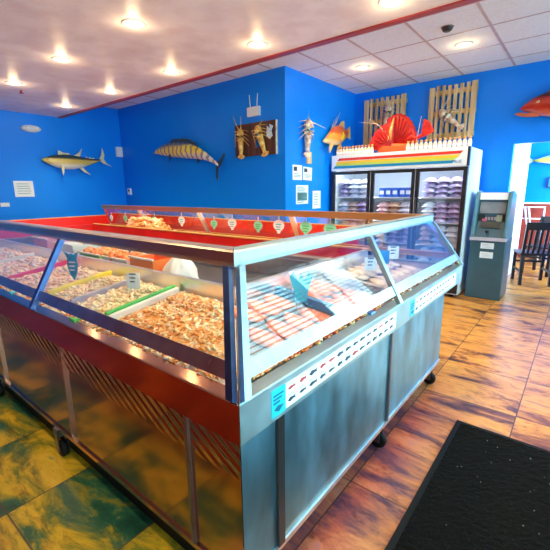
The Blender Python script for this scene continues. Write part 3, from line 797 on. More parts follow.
for i in range(3):
    x0 = FX0+i*dw+.006; x1 = x0+dw-.012
    f = MB().box(x0, FY-.02, fb, x0+.045, FY+.02, hb-.01).box(x1-.045, FY-.02, fb, x1, FY+.02, hb-.01)
    f.box(x0+.045, FY-.02, fb, x1-.045, FY+.02, fb+.045).box(x0+.045, FY-.02, hb-.055, x1-.045, FY+.02, hb-.01)
    d = f.build('door', MT['black'], fr)
    MB().box(x0+.045, FY-.004, fb+.045, x1-.045, FY+.004, hb-.055).build('glass', MT['fridge_glass'], d)
    hx = x0+.02 if i == 2 else x1-.025
    MB().box(hx-.008, FY-.05, .95, hx+.008, FY-.03, 1.3).box(hx-.006, FY-.03, .96, hx+.006, FY-.02, .98).box(hx-.006, FY-.03, 1.27, hx+.006, FY-.02, 1.29).build('handle', MT['steel_dark'], d)
    MB().box(x0+.01, FY+.035, fb+.05, x0+.03, FY+.05, hb-.03).build('light_strip', MT['led'], fr)
for i in range(3):
    x = FX0+(i+.5)*dw
    l = bpy.data.lights.new('fridge_lamp', 'AREA'); l.shape = 'RECTANGLE'; l.size = dw*.8; l.size_y = .08; l.energy = 1.5; l.color = (.85, .93, 1)
    lo = bpy.data.objects.new('fridge_lamp', l); COL.objects.link(lo); lo.location = (x, FY+.06, hb-.01); lo.rotation_euler = (math.radians(12), 0, 0)
SHZ = [.36, .66, .97, 1.3]
for z in SHZ: MB().box(FX0+.055, FY+.07, z-.012, FX1-.055, FYB-.06, z).build('shelf', MT['whitegloss'], fr)
for i, x in enumerate((FX0+.05, FX1-.11)):
    for y in (FY+.06, FYB-.1): MB().box(x, y, 0, x+.05, y+.05, .03).build('foot', MT['rubber'], fr)
# food packages: one of each kind then copies
PK = {}
def package(kind, x, y, z, label, group):
    specs = {'pink': ((.17, .24, .062), fm('vac_pink', (.6, .2, .25), (.85, .5, .5), (.95, .8, .8))), 'blue': ((.085, .16, .13), M('blue_box', (.03, .15, .6), .4, var=.5, scale=20)),
             'tan': ((.17, .24, .06), fm('vac_tan', (.45, .2, .12), (.75, .45, .3), (.9, .75, .6))), 'white': ((.17, .24, .062), fm('vac_white', (.5, .58, .75), (.78, .82, .9), (.95, .95, 1))), 'violet': ((.17, .24, .062), fm('vac_violet', (.18, .15, .4), (.45, .35, .6), (.85, .75, .9)))}
    (w, d, h), m = specs[kind]
    if kind not in PK:
        n = 6; b = MB()
        if kind == 'blue':
            b.box(-w/2, -d/2, 0, w/2, d/2, h)
            o = b.build('food_box', m, None, bevel=.003); b2 = MB().box(-w*.35, -d/2-.002, h*.3, w*.35, -d/2, h*.7); b2.build('box_label', MT['paper'], o)
        else:
            prof = []
            vs = []; fs = []
            for i in range(n+1):
                for j in range(n+1):
                    u, v = i/n*2-1, j/n*2-1; q = max(0, (1-abs(u)**4)*(1-abs(v)**4))
                    vs.append((u*w/2, v*d/2, .004+h*q))
            N1 = (n+1)**2; vs += [(a, b_, 0) for a, b_, c in vs]
            for i in range(n):
                for j in range(n):
                    a = i*(n+1)+j; fs.append((a, a+n+1, a+n+2, a+1)); fs.append((N1+a, N1+a+1, N1+a+n+2, N1+a+n+1))
            for i in range(n):
                fs.append((i, i+1, N1+i+1, N1+i)); a = n*(n+1)+i; fs.append((a+1, a, N1+a, N1+a+1))
                a = i*(n+1); fs.append((a+n+1, a, N1+a, N1+a+n+1)); a = i*(n+1)+n; fs.append((a, a+n+1, N1+a+n+1, N1+a))
            b.add(vs, fs, None, True); o = b.build('food_package', m, None)
        PK[kind] = o
    else: o = dup(PK[kind])
    o.location = (x, y, z); tag(o, label, 'food package', group)
rnd = random.Random(12)
doors = ['left', 'middle', 'right']; shn = ['lowest', 'second lowest', 'middle', 'top']
kinds = {(0, 3): 'white', (1, 3): 'blue', (2, 3): 'violet', (0, 2): 'tan', (1, 2): 'pink', (2, 2): 'violet', (0, 1): 'tan', (1, 1): 'white', (2, 1): 'white', (0, 0): 'pink', (1, 0): 'tan', (2, 0): 'tan'}
desc = {'white': 'silvery pack', 'blue': 'blue box with white label', 'violet': 'violet pink pack', 'tan': 'tan pack', 'pink': 'pink pack'}
for i in range(3):
    for s, z in enumerate(SHZ):
        kd = kinds[(i, s)]; x0 = FX0+i*dw+.075; n = 3 if kd != 'blue' else 5; pw = (dw-.15)/n
        kd0 = kd; rk = [rnd.choice((kd, kd, 'white', 'violet', 'pink', 'tan')) for _ in range(n)]
        for layer in range(4 if kd != 'blue' else 1):
            hh = .066 if kd0 != 'blue' else {'pink': .054, 'tan': .056, 'white': .062, 'violet': .054, 'blue': .14}[kd]
            for k in range(n):
                if kd0 != 'blue': kd = rk[k]
                lay = ['bottom', 'second', 'third', 'fourth', 'fifth'][layer] if kd != 'blue' else ''
                package(kd, x0+pw*(k+.5)+(rnd.uniform(-.004, .004) if kd != 'blue' else 0), FY+.2+(rnd.uniform(-.02, .02)), z+.001+layer*hh,
                        ('%s, %s from left, %s in stack, %s shelf, %s fridge door' % (desc[kd], ORD[k], lay, shn[s], doors[i])) if lay else '%s, %s from left, %s shelf, %s fridge door' % (desc[kd], ORD[k], shn[s], doors[i]), 'food packs in the fridge')

# sauce bottles along the fridge top
bot = thing('sauce_bottle', 'x', 'bottle', (0, 0, 0))
local(MB().lathe([(.022, 0), (.025, .004), (.025, .075), (.019, .088), (.014, .095), (.014, .1)], 14), 'bottle_body', M('cream_sauce', (.9, .72, .55), .3), bot)
local(MB().lathe([(.0255, .015), (.0255, .055)], 14), 'bottle_label', MT['paper'], bot)
local(MB().lathe([(.017, .1), (.017, .125), (.011, .13)], 12), 'cap', MT['gold'], bot)
def bottles(x0, x1, n, side):
    for k in range(n):
        o = bot if (side == 'left' and k == 0) else dup(bot)
        o.location = (x0+(x1-x0)*k/(n-1), FY+.07, FH)
        o['label'] = 'cream sauce bottle, %s from the left in the row %s of the red sculpture' % (ORD[k], side); o['group'] = 'sauce bottles on the fridge top'
bottles(FX0+.05, -2.48, 12, 'left'); bottles(-1.96, FX1-.03, 14, 'right')

# red fan-shaped sculpture
RS = Matrix.Translation((0, 5.5, 0))
t = thing('red_sculpture', 'large red lobster-like sculpture with two ribbed fans on the fridge', 'sculpture', (-2.2, 5.5, FH))
def blob2d(mb, pts, y0, th, bulge=1.):
    """rounded relief from an outline in the XZ plane: rim plus raised centre ring"""
    cx = sum(p[0] for p in pts)/len(pts); cz = sum(p[1] for p in pts)/len(pts)
    vs = []; fs = []; n = len(pts); rings = [(1, .12), (.93, .5), (.75, .85), (.4, 1)]
    for s in (-1, 1):
        o = len(vs)
        for q, hq in rings:
            for x, z in pts: vs.append((cx+(x-cx)*q, y0+s*th*hq*bulge, cz+(z-cz)*q))
        vs.append((cx, y0+s*th*bulge, cz))
        for r in range(3):
            for i in range(n):
                j = (i+1) % n; f = (o+r*n+i, o+r*n+j, o+(r+1)*n+j, o+(r+1)*n+i); fs.append(f if s > 0 else f[::-1])
        for i in range(n):
            j = (i+1) % n; f = (o+3*n+i, o+3*n+j, o+4*n); fs.append(f if s > 0 else f[::-1])
    m2 = 4*n+1
    for i in range(n):
        j = (i+1) % n; fs.append((i, j, m2+j, m2+i))
    mb.add(vs, fs, None, True); return mb
def fan(cx, cz, r0, a0, a1, n, wob, sx=1.):
    pts = [(cx, cz)]
    for k in range(n*2+1):
        a = math.radians(a0+(a1-a0)*k/(n*2)); r = r0*(1+(wob if k % 2 else -wob)); pts.append((cx+r*sx*math.cos(a), cz+r*math.sin(a)))
    return pts
blob2d(MB(), fan(-2.22, 1.98, .35, 184, 88, 8, .03), 5.45, .035).build('left_fan', MT['redsculpt'], t)
blob2d(MB(), fan(-2.2, 1.99, .45, 122, 5, 10, .02, .66), 5.53, .05).build('right_fan', MT['redsculpt'], t)
rb = MB()
for k in range(6):
    a = math.radians(170-k*13); rb.tube([(-2.22, 5.4, 2.0), (-2.22+.28*math.cos(a), 5.4, 2.0+.28*math.sin(a))], [.012, .006], 6)
for k in range(7):
    a = math.radians(105-k*13); rb.tube([(-2.2, 5.47, 2.02), (-2.2+.25*math.cos(a), 5.47, 2.02+.38*math.sin(a))], [.012, .006], 6)
rb.build('rib', M('dark_red', (.5, .01, .01), .4), t)
MB().tube([(-2.33, 5.45, 1.99), (-2.26, 5.42, 2.1), (-2.24, 5.42, 2.25), (-2.22, 5.44, 2.38)], [.02, .03, .02, .005], 8).build('spine', MT['shell'], t)
blob2d(MB(), [(-2.45, 1.912), (-2.0, 1.912), (-1.98, 1.96), (-2.0, 2.02), (-2.2, 2.04), (-2.4, 2.03)], 5.45, .06).build('base', M('orange_red', (.85, .12, .02), .5), t)
MB().tube([(-2.03, 5.5, 2.06), (-1.97, 5.5, 2.12), (-1.92, 5.5, 2.08), (-1.86, 5.5, 2.11), (-1.83, 5.5, 2.14)], [.035, .028, .034, .022, .018], 8).build('tail_joint', MT['redsculpt'], t)
blob2d(MB(), fan(-1.86, 2.08, .25, 80, 15, 5, .02, .75), 5.5, .02).build('small_fan', MT['redsculpt'], t)
MB().tube([(-1.9, 5.48, 2.05), (-1.85, 5.47, 2.36)], [.006, .003], 6).build('stalk', MT['shell_pale'], t)
for p in (((-2.32, 5.42, 2.2), (-2.45, 5.4, 2.32), (-2.72, 5.4, 2.37)), ((-2.32, 5.42, 2.16), (-2.4, 5.4, 2.28), (-2.6, 5.4, 2.41))):
    MB().tube(p, [.007, .005, .002], 6).build('antenna', MT['shell_pale'], t)

# ------------------------------------------------------------------ wall mounts
def wallM(wall, a, z, out=0.):
    """local x runs along the wall (to the right seen from the room), y points into the room's front, z up"""
    if wall == 'W': return Matrix.Translation((a, YW-out, z))                                     # rear wall, facing -Y
    if wall == 'B': return Matrix.Translation((a, YB-out, z))
    if wall == 'L': return Matrix.Translation((XL+out, a, z)) @ Matrix.Rotation(math.pi/2, 4, 'Z')   # facing +X: local +x = +Y
    if wall == 'S': return Matrix.Translation((XS+out, a, z)) @ Matrix.Rotation(math.pi/2, 4, 'Z')
    if wall == 'F': return Matrix.Translation((a, 9.28-out, z))
# in every frame local -y points away from the wall into the room

def loft(sections, n=16, skew=0.):
    """sections: (x, z centre, half height, half depth)"""
    b = MB(); vs = []; fs = []
    for x, zc, h, d in sections:
        for k in range(n):
            t = 2*math.pi*k/n; c, s = math.cos(t), math.sin(t)
            vs.append((x, -d*c, zc+h*s))
    m = len(sections)
    for i in range(m-1):
        for k in range(n):
            k2 = (k+1) % n; fs.append((i*n+k, i*n+k2, (i+1)*n+k2, (i+1)*n+k))
    fs.append(tuple(range(n))[::-1]); fs.append(tuple((m-1)*n+k for k in range(n)))
    b.add(vs, fs, None, True); return b
def fin(pts, y, th=.006):
    return MB().hexa([(x, y-th, z) for x, z in pts], [(x, y+th, z) for x, z in pts])
def mounted_fish(name, label, M4, sections, skin, fins, finmat, eye, mouth=None, depth=0):
    t = thing(name, label, 'mounted fish', M4=M4)
    D = max(s[3] for s in sections)+.01
    sec = sections
    b = loft(sec); b.v = [(x, y-D, z) for x, y, z in b.v]
    local(b, 'body', skin, t)
    for nm, pts, dy in fins:
        local(fin(pts, -D+dy), nm, finmat, t)
    ex, ez, er = eye
    hd = next(s for s in sec if s[0] >= ex)[3]
    e = local(MB().lathe([(er*.4, er*.9), (er, .3*er), (er, -er)][::-1], 12, None, Matrix.Translation((ex, -D-hd*.9, ez)) @ Matrix.Rotation(math.pi/2, 4, 'X')), 'eye', M('eye_ring', (.8, .7, .3), .2), t)
    local(MB().lathe([(er*.5, -er), (er*.5, er*1.05)], 10, None, Matrix.Translation((ex, -D-hd*.9, ez)) @ Matrix.Rotation(math.pi/2, 4, 'X')), 'pupil', MT['black'], e)
    local(MB().tube([(sec[len(sec)//2][0], -D, sec[len(sec)//2][1]), (sec[len(sec)//2][0], 0.0, sec[len(sec)//2][1])], .01, 6), 'wall_bracket', MT['steel_dark'], t)
    if mouth: local(mouth(D), 'mouth', MT['black'], t)
    return t
# tuna on the left wall (nose 2.68 -> tail 3.85 along the wall)
tuna_skin = fish_mat('tuna_skin', (.02, .05, .06), (.62, .46, .1), (.85, .82, .74), .72, .3)
sec = [(2.69, 1.94, .008, .008), (2.74, 1.94, .04, .03), (2.82, 1.935, .075, .05), (2.92, 1.93, .105, .07), (3.04, 1.925, .125, .08), (3.18, 1.925, .12, .075), (3.32, 1.93, .095, .06), (3.46, 1.945, .062, .04), (3.56, 1.962, .036, .026), (3.64, 1.978, .018, .016), (3.68, 1.985, .016, .01)]
sh = lambda L, dx, dz: [(x-dx, z-dz, h, d) for x, z, h, d in L]
shp = lambda P, dx, dz: [(x-dx, z-dz) for x, z in P]
c = (3.2, 1.93)
mounted_fish('mounted_tuna', 'silver yellow tuna with dark back mounted on the left blue wall', wallM('L', *c), sh(sec, *c), tuna_skin, [
    ('tail_fin', shp([(3.66, 2.0), (3.7, 2.07), (3.73, 2.2), (3.76, 2.08), (3.74, 2.0), (3.79, 1.93), (3.88, 1.88), (3.72, 1.93), (3.67, 1.97)], *c), 0),
    ('dorsal_fin', shp([(2.95, 2.03), (2.96, 2.11), (3.04, 2.075), (3.13, 2.07), (3.15, 2.03)], *c), 0),
    ('dorsal_fin', shp([(3.2, 2.03), (3.3, 2.09), (3.36, 2.16), (3.33, 2.07), (3.3, 2.0)], *c), 0),
    ('anal_fin', shp([(3.27, 1.84), (3.36, 1.76), (3.47, 1.72), (3.38, 1.8), (3.34, 1.85)], *c), 0),
    ('pectoral_fin', shp([(2.95, 1.86), (3.0, 1.86), (2.99, 1.76), (2.965, 1.7), (2.955, 1.77)], *c), -.07),
    ('finlets', shp([(3.4, 2.0), (3.43, 2.04), (3.45, 2.0), (3.49, 2.03), (3.51, 2.0), (3.55, 2.02), (3.57, 1.99), (3.5, 1.97)], *c), 0)],
    M('tuna_fin', (.75, .7, .45), .4), (2.77-c[0], 1.955-c[1], .012))
# wahoo on the rear wall
wahoo_skin = fish_mat('wahoo_skin', (.05, .12, .25), (1, .72, .03), (.85, .7, .68), .85, .45, (4.5, (.3, .25, .2)))
sec = [(-5.92, 2.06, .008, .01), (-5.84, 2.075, .035, .03), (-5.72, 2.085, .07, .045), (-5.56, 2.09, .1, .06), (-5.36, 2.08, .12, .075), (-5.15, 2.06, .125, .08), (-4.95, 2.03, .115, .075), (-4.76, 1.985, .09, .06), (-4.6, 1.93, .06, .045), (-4.48, 1.875, .038, .03), (-4.38, 1.82, .022, .018), (-4.33, 1.79, .022, .012)]
c = (-5.1, 2.0)
mounted_fish('mounted_wahoo', 'long yellow striped wahoo with dark bars mounted on the deep blue wall', wallM('W', *c), sh(sec, *c), wahoo_skin, [
    ('tail_fin', shp([(-4.36, 1.83), (-4.28, 1.87), (-4.2, 1.96), (-4.19, 1.93), (-4.27, 1.79), (-4.33, 1.74), (-4.36, 1.56), (-4.39, 1.62), (-4.38, 1.76)], *c), 0),
    ('dorsal_fin', shp([(-5.5, 2.17), (-5.4, 2.25), (-5.2, 2.24), (-5.0, 2.22), (-4.82, 2.15), (-4.75, 2.06), (-5.2, 2.15)], *c), 0),
    ('pectoral_fin', shp([(-5.42, 2.0), (-5.38, 2.0), (-5.39, 1.93), (-5.42, 1.89)], *c), -.07),
    ('anal_fin', shp([(-4.8, 1.94), (-4.74, 1.93), (-4.77, 1.86), (-4.8, 1.84)], *c), 0)],
    M('wahoo_fin', (.02, .05, .1), .4), (-5.8-c[0], 2.09-c[1], .013))
# hogfish on the side wall
hog_skin = fish_mat('hog_skin', (.75, .12, .02), (.92, .35, .05), (.92, .68, .4), .6, .15)
sec = [(4.98, 2.1, .01, .01), (5.05, 2.115, .035, .03), (5.14, 2.15, .08, .045), (5.25, 2.19, .125, .06), (5.38, 2.22, .145, .065), (5.5, 2.24, .125, .055), (5.6, 2.26, .085, .04), (5.66, 2.27, .06, .03), (5.7, 2.28, .055, .02)]
c = (5.35, 2.2)
hg = mounted_fish('mounted_hogfish', 'orange and yellow hogfish with tall back spines mounted beside the fridge', wallM('S', *c), sh(sec, *c), hog_skin, [
    ('tail_fin', shp([(5.67, 2.32), (5.77, 2.39), (5.8, 2.3), (5.8, 2.2), (5.68, 2.23)], *c), 0),
    ('pelvic_fin', shp([(5.13, 2.08), (5.22, 2.07), (5.18, 2.02), (5.12, 1.94), (5.11, 2.0)], *c), -.03),
    ('anal_fin', shp([(5.4, 2.09), (5.5, 2.12), (5.52, 2.04), (5.48, 1.99), (5.43, 2.04)], *c), 0),
    ('dorsal_fin', shp([(5.42, 2.35), (5.5, 2.43), (5.58, 2.45), (5.6, 2.36), (5.62, 2.32)], *c), 0)],
    M('hog_fin', (.9, .5, .15), .4), (5.2-c[0], 2.22-c[1], .014))
for a, b_ in (((5.22, 2.29), (5.3, 2.44)), ((5.26, 2.31), (5.38, 2.5)), ((5.3, 2.33), (5.47, 2.56))):
    local(MB().tube([(a[0]-c[0], -.07, a[1]-c[1]), (b_[0]-c[0], -.07, b_[1]-c[1])], [.006, .002], 6), 'back_spine', MT['shell_pale'], hg)
local(blob2d(MB(), [(5.42-c[0], 2.14-c[1]), (5.5-c[0], 2.17-c[1]), (5.52-c[0], 2.24-c[1]), (5.46-c[0], 2.28-c[1]), (5.4-c[0], 2.22-c[1])], -.128, .006), 'flank_patch', MT['yellow'], hg)
# big red snapper on the back wall
snap_skin = fish_mat('snapper_skin', (.1, .01, .01), (.55, .02, .005), (.8, .2, .08), .72, .12)
sec = [(-.79, 2.385, .008, .01), (-.75, 2.39, .04, .03), (-.68, 2.405, .08, .05), (-.58, 2.405, .125, .07), (-.42, 2.41, .16, .09), (-.2, 2.42, .185, .1), (.05, 2.42, .16, .09), (.25, 2.41, .1, .06), (.4, 2.4, .05, .035), (.48, 2.4, .04, .02)]
c = (-.2, 2.4)
mounted_fish('mounted_snapper', 'big red snapper with open jaw mounted high above the doorway', wallM('B', *c), sh(sec, *c), snap_skin, [
    ('tail_fin', shp([(.46, 2.44), (.62, 2.58), (.58, 2.4), (.62, 2.24), (.46, 2.37)], *c), 0),
    ('dorsal_fin', shp([(-.55, 2.51), (-.45, 2.62), (-.1, 2.66), (.2, 2.56), (.2, 2.46), (-.3, 2.54)], *c), 0),
    ('anal_fin', shp([(0, 2.29), (.1, 2.2), (.18, 2.3)], *c), 0),
    ('lower_jaw', shp([(-.84, 2.325), (-.79, 2.34), (-.7, 2.32), (-.55, 2.33), (-.58, 2.27), (-.7, 2.275), (-.8, 2.3)], *c), -.03),
    ('pectoral_fin', shp([(-.44, 2.38), (-.3, 2.36), (-.24, 2.28), (-.36, 2.32)], *c), -.1)],
    M('snap_fin', (.6, .12, .05), .4), (-.6-c[0], 2.44-c[1], .014))
# mahi on the wall of the room beyond
mahi_skin = fish_mat('mahi_skin', (.15, .4, .1), (.75, .75, .1), (.85, .85, .4), .75, .3)
sec = [(.3, 0, .09, .03), (.2, 0, .1, .05), (.05, 0, .095, .05), (-.15, 0, .07, .04), (-.32, 0, .04, .025), (-.44, 0, .015, .012)][::-1]
mounted_fish('mounted_mahi', 'yellow green mahi mounted on the far wall beyond the doorway', wallM('F', -.46, 1.92), sec, mahi_skin, [
    ('tail_fin', [(-.43, .01), (-.55, .1), (-.5, 0), (-.55, -.1), (-.43, -.01)], 0), ('dorsal_fin', [(.25, .09), (.1, .15), (-.3, .05), (-.3, .03), (0, .08)], 0)],
    M('mahi_fin', (.4, .6, .3), .4), (.24, .02, .01))

def lobster(M4, shell, label, group=None, s=1., ant=((-.1, .3), (.04, .28)), legs=4, bend=0.):
    """spiny lobster mount: head up along +z, local -y towards the room"""
    t = thing('mounted_lobster', label, 'mounted lobster', M4=M4, group=group)
    y = -.05*s
    def S(p): return [(a*s, y+b*s, c*s) for a, b, c in p]
    local(MB().tube(S([(0, 0, .0), (0, -.005, .04), (0, -.008, .09), (0, -.004, .14), (0, 0, .17)]), [.034*s, .05*s, .053*s, .043*s, .02*s], 12), 'carapace', shell, t)
    pts = []; rad = []
    for k in range(13):
        u = k/12; pts.append((bend*u*u*.12, 0, .0-u*.17)); rad.append((.043-.02*u)*s*(1.08 if k % 2 else .9))
    local(MB().tube(S(pts), rad, 12), 'tail', shell, t)
    bx = bend*.12
    f = MB()
    for k in range(5):
        a = math.radians(-50+25*k); x0, z0 = bx, -.165
        tip = (x0+math.sin(a)*.07, z0-math.cos(a)*.06)
        pr = (math.cos(a)*.014, math.sin(a)*.014)
        p = [(x0-pr[0]*.4, z0-pr[1]*.4), (tip[0]-pr[0], tip[1]-pr[1]), (tip[0]+math.sin(a)*.01, tip[1]-math.cos(a)*.01), (tip[0]+pr[0], tip[1]+pr[1]), (x0+pr[0]*.4, z0+pr[1]*.4)]
        f.hexa([(a_*s, y-.004*s+k*.0006, b_*s) for a_, b_ in p], [(a_*s, y+.004*s+k*.0006, b_*s) for a_, b_ in p])
    local(f, 'tail_fan', shell, t)
    for (dx, dz) in ant:
        sg = -1 if dx < 0 else 1
        local(MB().tube(S([(sg*.014, -.01, .15), (sg*.02+dx*.3, -.02, .15+dz*.35), (dx, -.015, .15+dz)]), [.008*s, .005*s, .002*s], 6), 'antenna', shell, t)
    for sg in (-1, 1):
        for k in range(legs):
            z = .02+.033*k; e = .02-.03*(legs-1-k)
            local(MB().tube(S([(sg*.03, .005, z), (sg*.08, -.025, z+.02+e*.3), (sg*.13, .03, z-.01+e)]), [.007*s, .005*s, .002*s], 6), 'leg', shell, t)
        local(MB().lathe([(.0, 0), (.005*s, .003*s), (.0055*s, .01*s), (.001, .012*s)], 8, None, Matrix.Translation((sg*.018*s, y-.02*s, .15*s))), 'eye', MT['black'], t)
    return t
RY = lambda a: Matrix.Rotation(a, 4, 'Y')
# plaque with two lobsters
t = thing('wooden_plaque', 'dark stained slatted wooden plaque on the deep blue wall', 'plaque', M4=wallM('W', -3.65, 2.1))
for k, (x0, x1) in enumerate(((-.37, -.25), (-.245, -.125), (-.12, .0), (.005, .1), (.105, .235), (.24, .37))):
    if k == 3:
        local(MB().box(x0, -.035, .1, x1, -.018, .215), 'board', MT['darkwood'], t); local(MB().box(x0, -.035, -.215, x1, -.018, -.12), 'board', MT['darkwood'], t)
    else: local(MB().box(x0, -.035, -.215, x1, -.018, .215), 'board', MT['darkwood'], t)
for z in (-.15, .13): local(MB().box(-.36, -.018, z, .36, 0, z+.05), 'batten', MT['darkwood'], t)
local(MB().box(.37, -.035, -.215, .376, 0, .215), 'edge_strip', MT['shell_pale'], t)
lobster(wallM('W', -3.87, 2.08, .03), MT['shell'], 'golden lobster on the left half of the dark plaque', None, 1.0, ((-.12, .2), (.03, .18)))
lobster(wallM('W', -3.5, 2.09, .03) @ RY(-.35), MT['shell'], 'golden lobster leaning on the right half of the dark plaque', None, 1.05, ((-.08, -.1), (.12, .03)))
# small white claw cut-out beside the right lobster
o = fin([(-.05, -.06), (0, -.1), (.05, -.06), (.03, 0), (.06, .06), (.0, .09), (.01, .03), (-.04, .07), (-.05, .0)], 0, .004)
ob = MB(); ob.v, ob.f, ob.m, ob.smooth = o.v, o.f, o.m, o.smooth
ob = ob.build('crab_ornament', M('pale_blue_shell', (.6, .75, .9), .4), None); ob.matrix_world = wallM('W', -3.38, 2.18, .041)
tag(ob, 'small pale blue claw ornament on the plaque top right', 'ornament')
lobster(wallM('S', 4.6, 2.14) @ RY(.05), MT['shell_pale'], 'tall pale lobster mount hanging on the bright blue side wall', None, 1.25, ((.35, -.02), (-.02, .1)))
# small tag board hanging below it
o = MB().box(-.06, -.012, -.08, .06, 0, .08); o = o.build('wooden_tag', MT['wood'], None); o.matrix_world = wallM('S', 4.72, 1.86); tag(o, 'small wooden tag below the pale lobster mount', 'tag')
# pallets
def pallet(a, z, w, h, n, label):
    t = thing('wooden_pallet', label, 'pallet', M4=wallM('B', a, z), group='pallets above the fridge')
    rnd = random.Random(n+int(a*10))
    pw = w/n
    for k in range(n):
        x = -w/2+pw*(k+.5); j = rnd.uniform(-.01, .01); ww = pw*rnd.uniform(.5, .6) if 0 < k < n-1 else pw*.92
        local(MB().box(x-ww/2, -.075, -h/2+j, x+ww/2, -.058, h/2+j), 'board', MT['wood'], t)
    for q in (-.42, 0., .38): local(MB().box(-w/2+.01, -.058, h*q-.03, w/2-.01, 0, h*q+.03), 'stringer', MT['wood'], t)
    return t
pallet(-2.62, 2.46, .68, .68, 8, 'weathered pallet on the wall behind the red sculpture')
pallet(-1.63, 2.46, .63, .72, 8, 'weathered pallet carrying one lobster above the fridge end')
lobster(wallM('B', -1.63, 2.37, .08) @ RY(-.85), MT['shell_pale'], 'tan lobster mounted diagonally on the right wooden pallet', None, 1.05, ((.1, .08), (.22, .04)), 3)
lobster(wallM('B', -2.55, 2.5, .08) @ RY(.2), MT['shell_pale'], 'pale lobster mounted on the left pallet behind the red sculpture', None, 1.0, ((-.12, .12), (.08, .1)))
# papers
def paper(wall, a, z, w, h, label, style, seed=0, rot=0.):
    t = thing('wall_paper', label, 'paper notice', M4=wallM(wall, a, z) @ RY(rot))
    local(MB().box(-w/2, -.004, -h/2, w/2, 0, h/2), 'sheet', MT['paper'], t)
    rnd = random.Random(seed); m = MB()
    if style == 'photo':
        m.box(-w*.4, -.006, h*.1, -w*.05, -.004, h*.38)
        for k in range(3): m.box(-w*.35, -.006, -h*.1-k*h*.1, w*rnd.uniform(.1, .4), -.004, -h*.07-k*h*.1)
    elif style == 'dense':
        for k in range(9): m.box(-w*.42, -.006, h*(.38-.1*k), w*rnd.uniform(.0, .42), -.004, h*(.42-.1*k))
        m.box(-w*.4, -.006, -h*.3, w*.4, -.0045, h*.1)
    else:
        for k in range(5): m.box(-w*.35, -.006, h*(.3-.15*k), w*rnd.uniform(.1, .36), -.004, h*(.33-.15*k))
    local(m, 'print', MT['ink'] if style == 'photo' else M('soft_print', (.12, .3, .35), .6), t)
    return t
paper('S', 4.44, 1.65, .22, .2, 'upper left white notice with dark mark below the pale lobster', 'photo', 1)
paper('S', 4.69, 1.64, .22, .18, 'white notice with dark mark right of the first, below the lobster', 'photo', 2, .05)
paper('S', 4.56, 1.35, .3, .26, 'white and blue printed poster low on the bright blue side wall', 'dense', 3)
paper('S', 4.94, 1.27, .22, .26, 'green and white printed sheet beside the fridge on the side wall', 'lines', 4)
paper('L', 2.4, 1.48, .28, .25, 'white square paper below the emergency light on the left wall', 'blank', 5)
# router, emergency light, switches
t = thing('wifi_router', 'white wifi box with two upright antennas above the plaque', 'router', M4=wallM('W', -3.67, 2.46))
local(MB().box(-.11, -.04, -.06, .11, 0, .06), 'case', MT['white'], t, bevel=.006)
for x in (-.06, .06): local(MB().tube([(x, -.02, .06), (x*1.25, -.02, .22)], .006, 6), 'antenna', MT['white'], t)
t = thing('emergency_light', 'white oval emergency light high on the left wall', 'lamp', M4=wallM('L', 2.62, 2.42))
b = MB(); vs = []; fs = []
rings = [(1, 0), (1, .03), (.9, .055), (.6, .07), (.01, .075)]
for q, y in rings:
    for k in range(24):
        a = 2*math.pi*k/24; vs.append((.15*q*math.cos(a), -y, .055*q*math.sin(a)))
for i in range(4):
    for k in range(24): k2 = (k+1) % 24; fs.append((i*24+k, i*24+k2, (i+1)*24+k2, (i+1)*24+k))
b.add(vs, fs, None, True); local(b, 'housing', MT['white'], t)
for x in (-.07, .07): local(MB().lathe([(.028, 0), (.028, .012), (.01, .016)], 14, None, Matrix.Translation((x, -.066, 0)) @ Matrix.Rotation(math.pi/2, 4, 'X')), 'lamp_head', MT['paper'], t)
t = thing('speaker_box', 'small white box high in the corner of the left wall', 'box', M4=wallM('L', 4.1, 2.16))
local(MB().box(-.06, -.05, -.09, .06, 0, .09), 'case', MT['white'], t, bevel=.006); local(MB().box(-.04, -.052, -.07, .04, -.05, .02), 'grille', MT['paper'], t)
t = thing('wall_thermostat', 'small white thermostat with dark window on the deep blue wall', 'thermostat', M4=wallM('W', -6.93, 1.42))
local(MB().box(-.05, -.03, -.06, .05, 0, .06), 'case', MT['white'], t, bevel=.004); local(MB().box(-.025, -.032, -.0, .025, -.03, .035), 'display', MT['black'], t)
t = thing('light_switch', 'white switch plate at the left photo edge of the left wall', 'switch', M4=wallM('L', 2.1, 1.24))
local(MB().box(-.06, -.012, -.03, .06, 0, .03), 'plate', MT['white'], t); local(MB().box(-.01, -.02, -.012, .01, -.012, .012), 'toggle', MT['white'], t)
t = thing('wall_sign', 'small dark blue framed sign low on the far wall', 'sign', M4=wallM('F', -.5, 1.5))
local(MB().box(-.12, -.02, -.1, .12, 0, .1), 'frame', MT['black'], t); local(MB().box(-.1, -.022, -.08, .1, -.02, .08), 'panel', MT['bluep'], t)

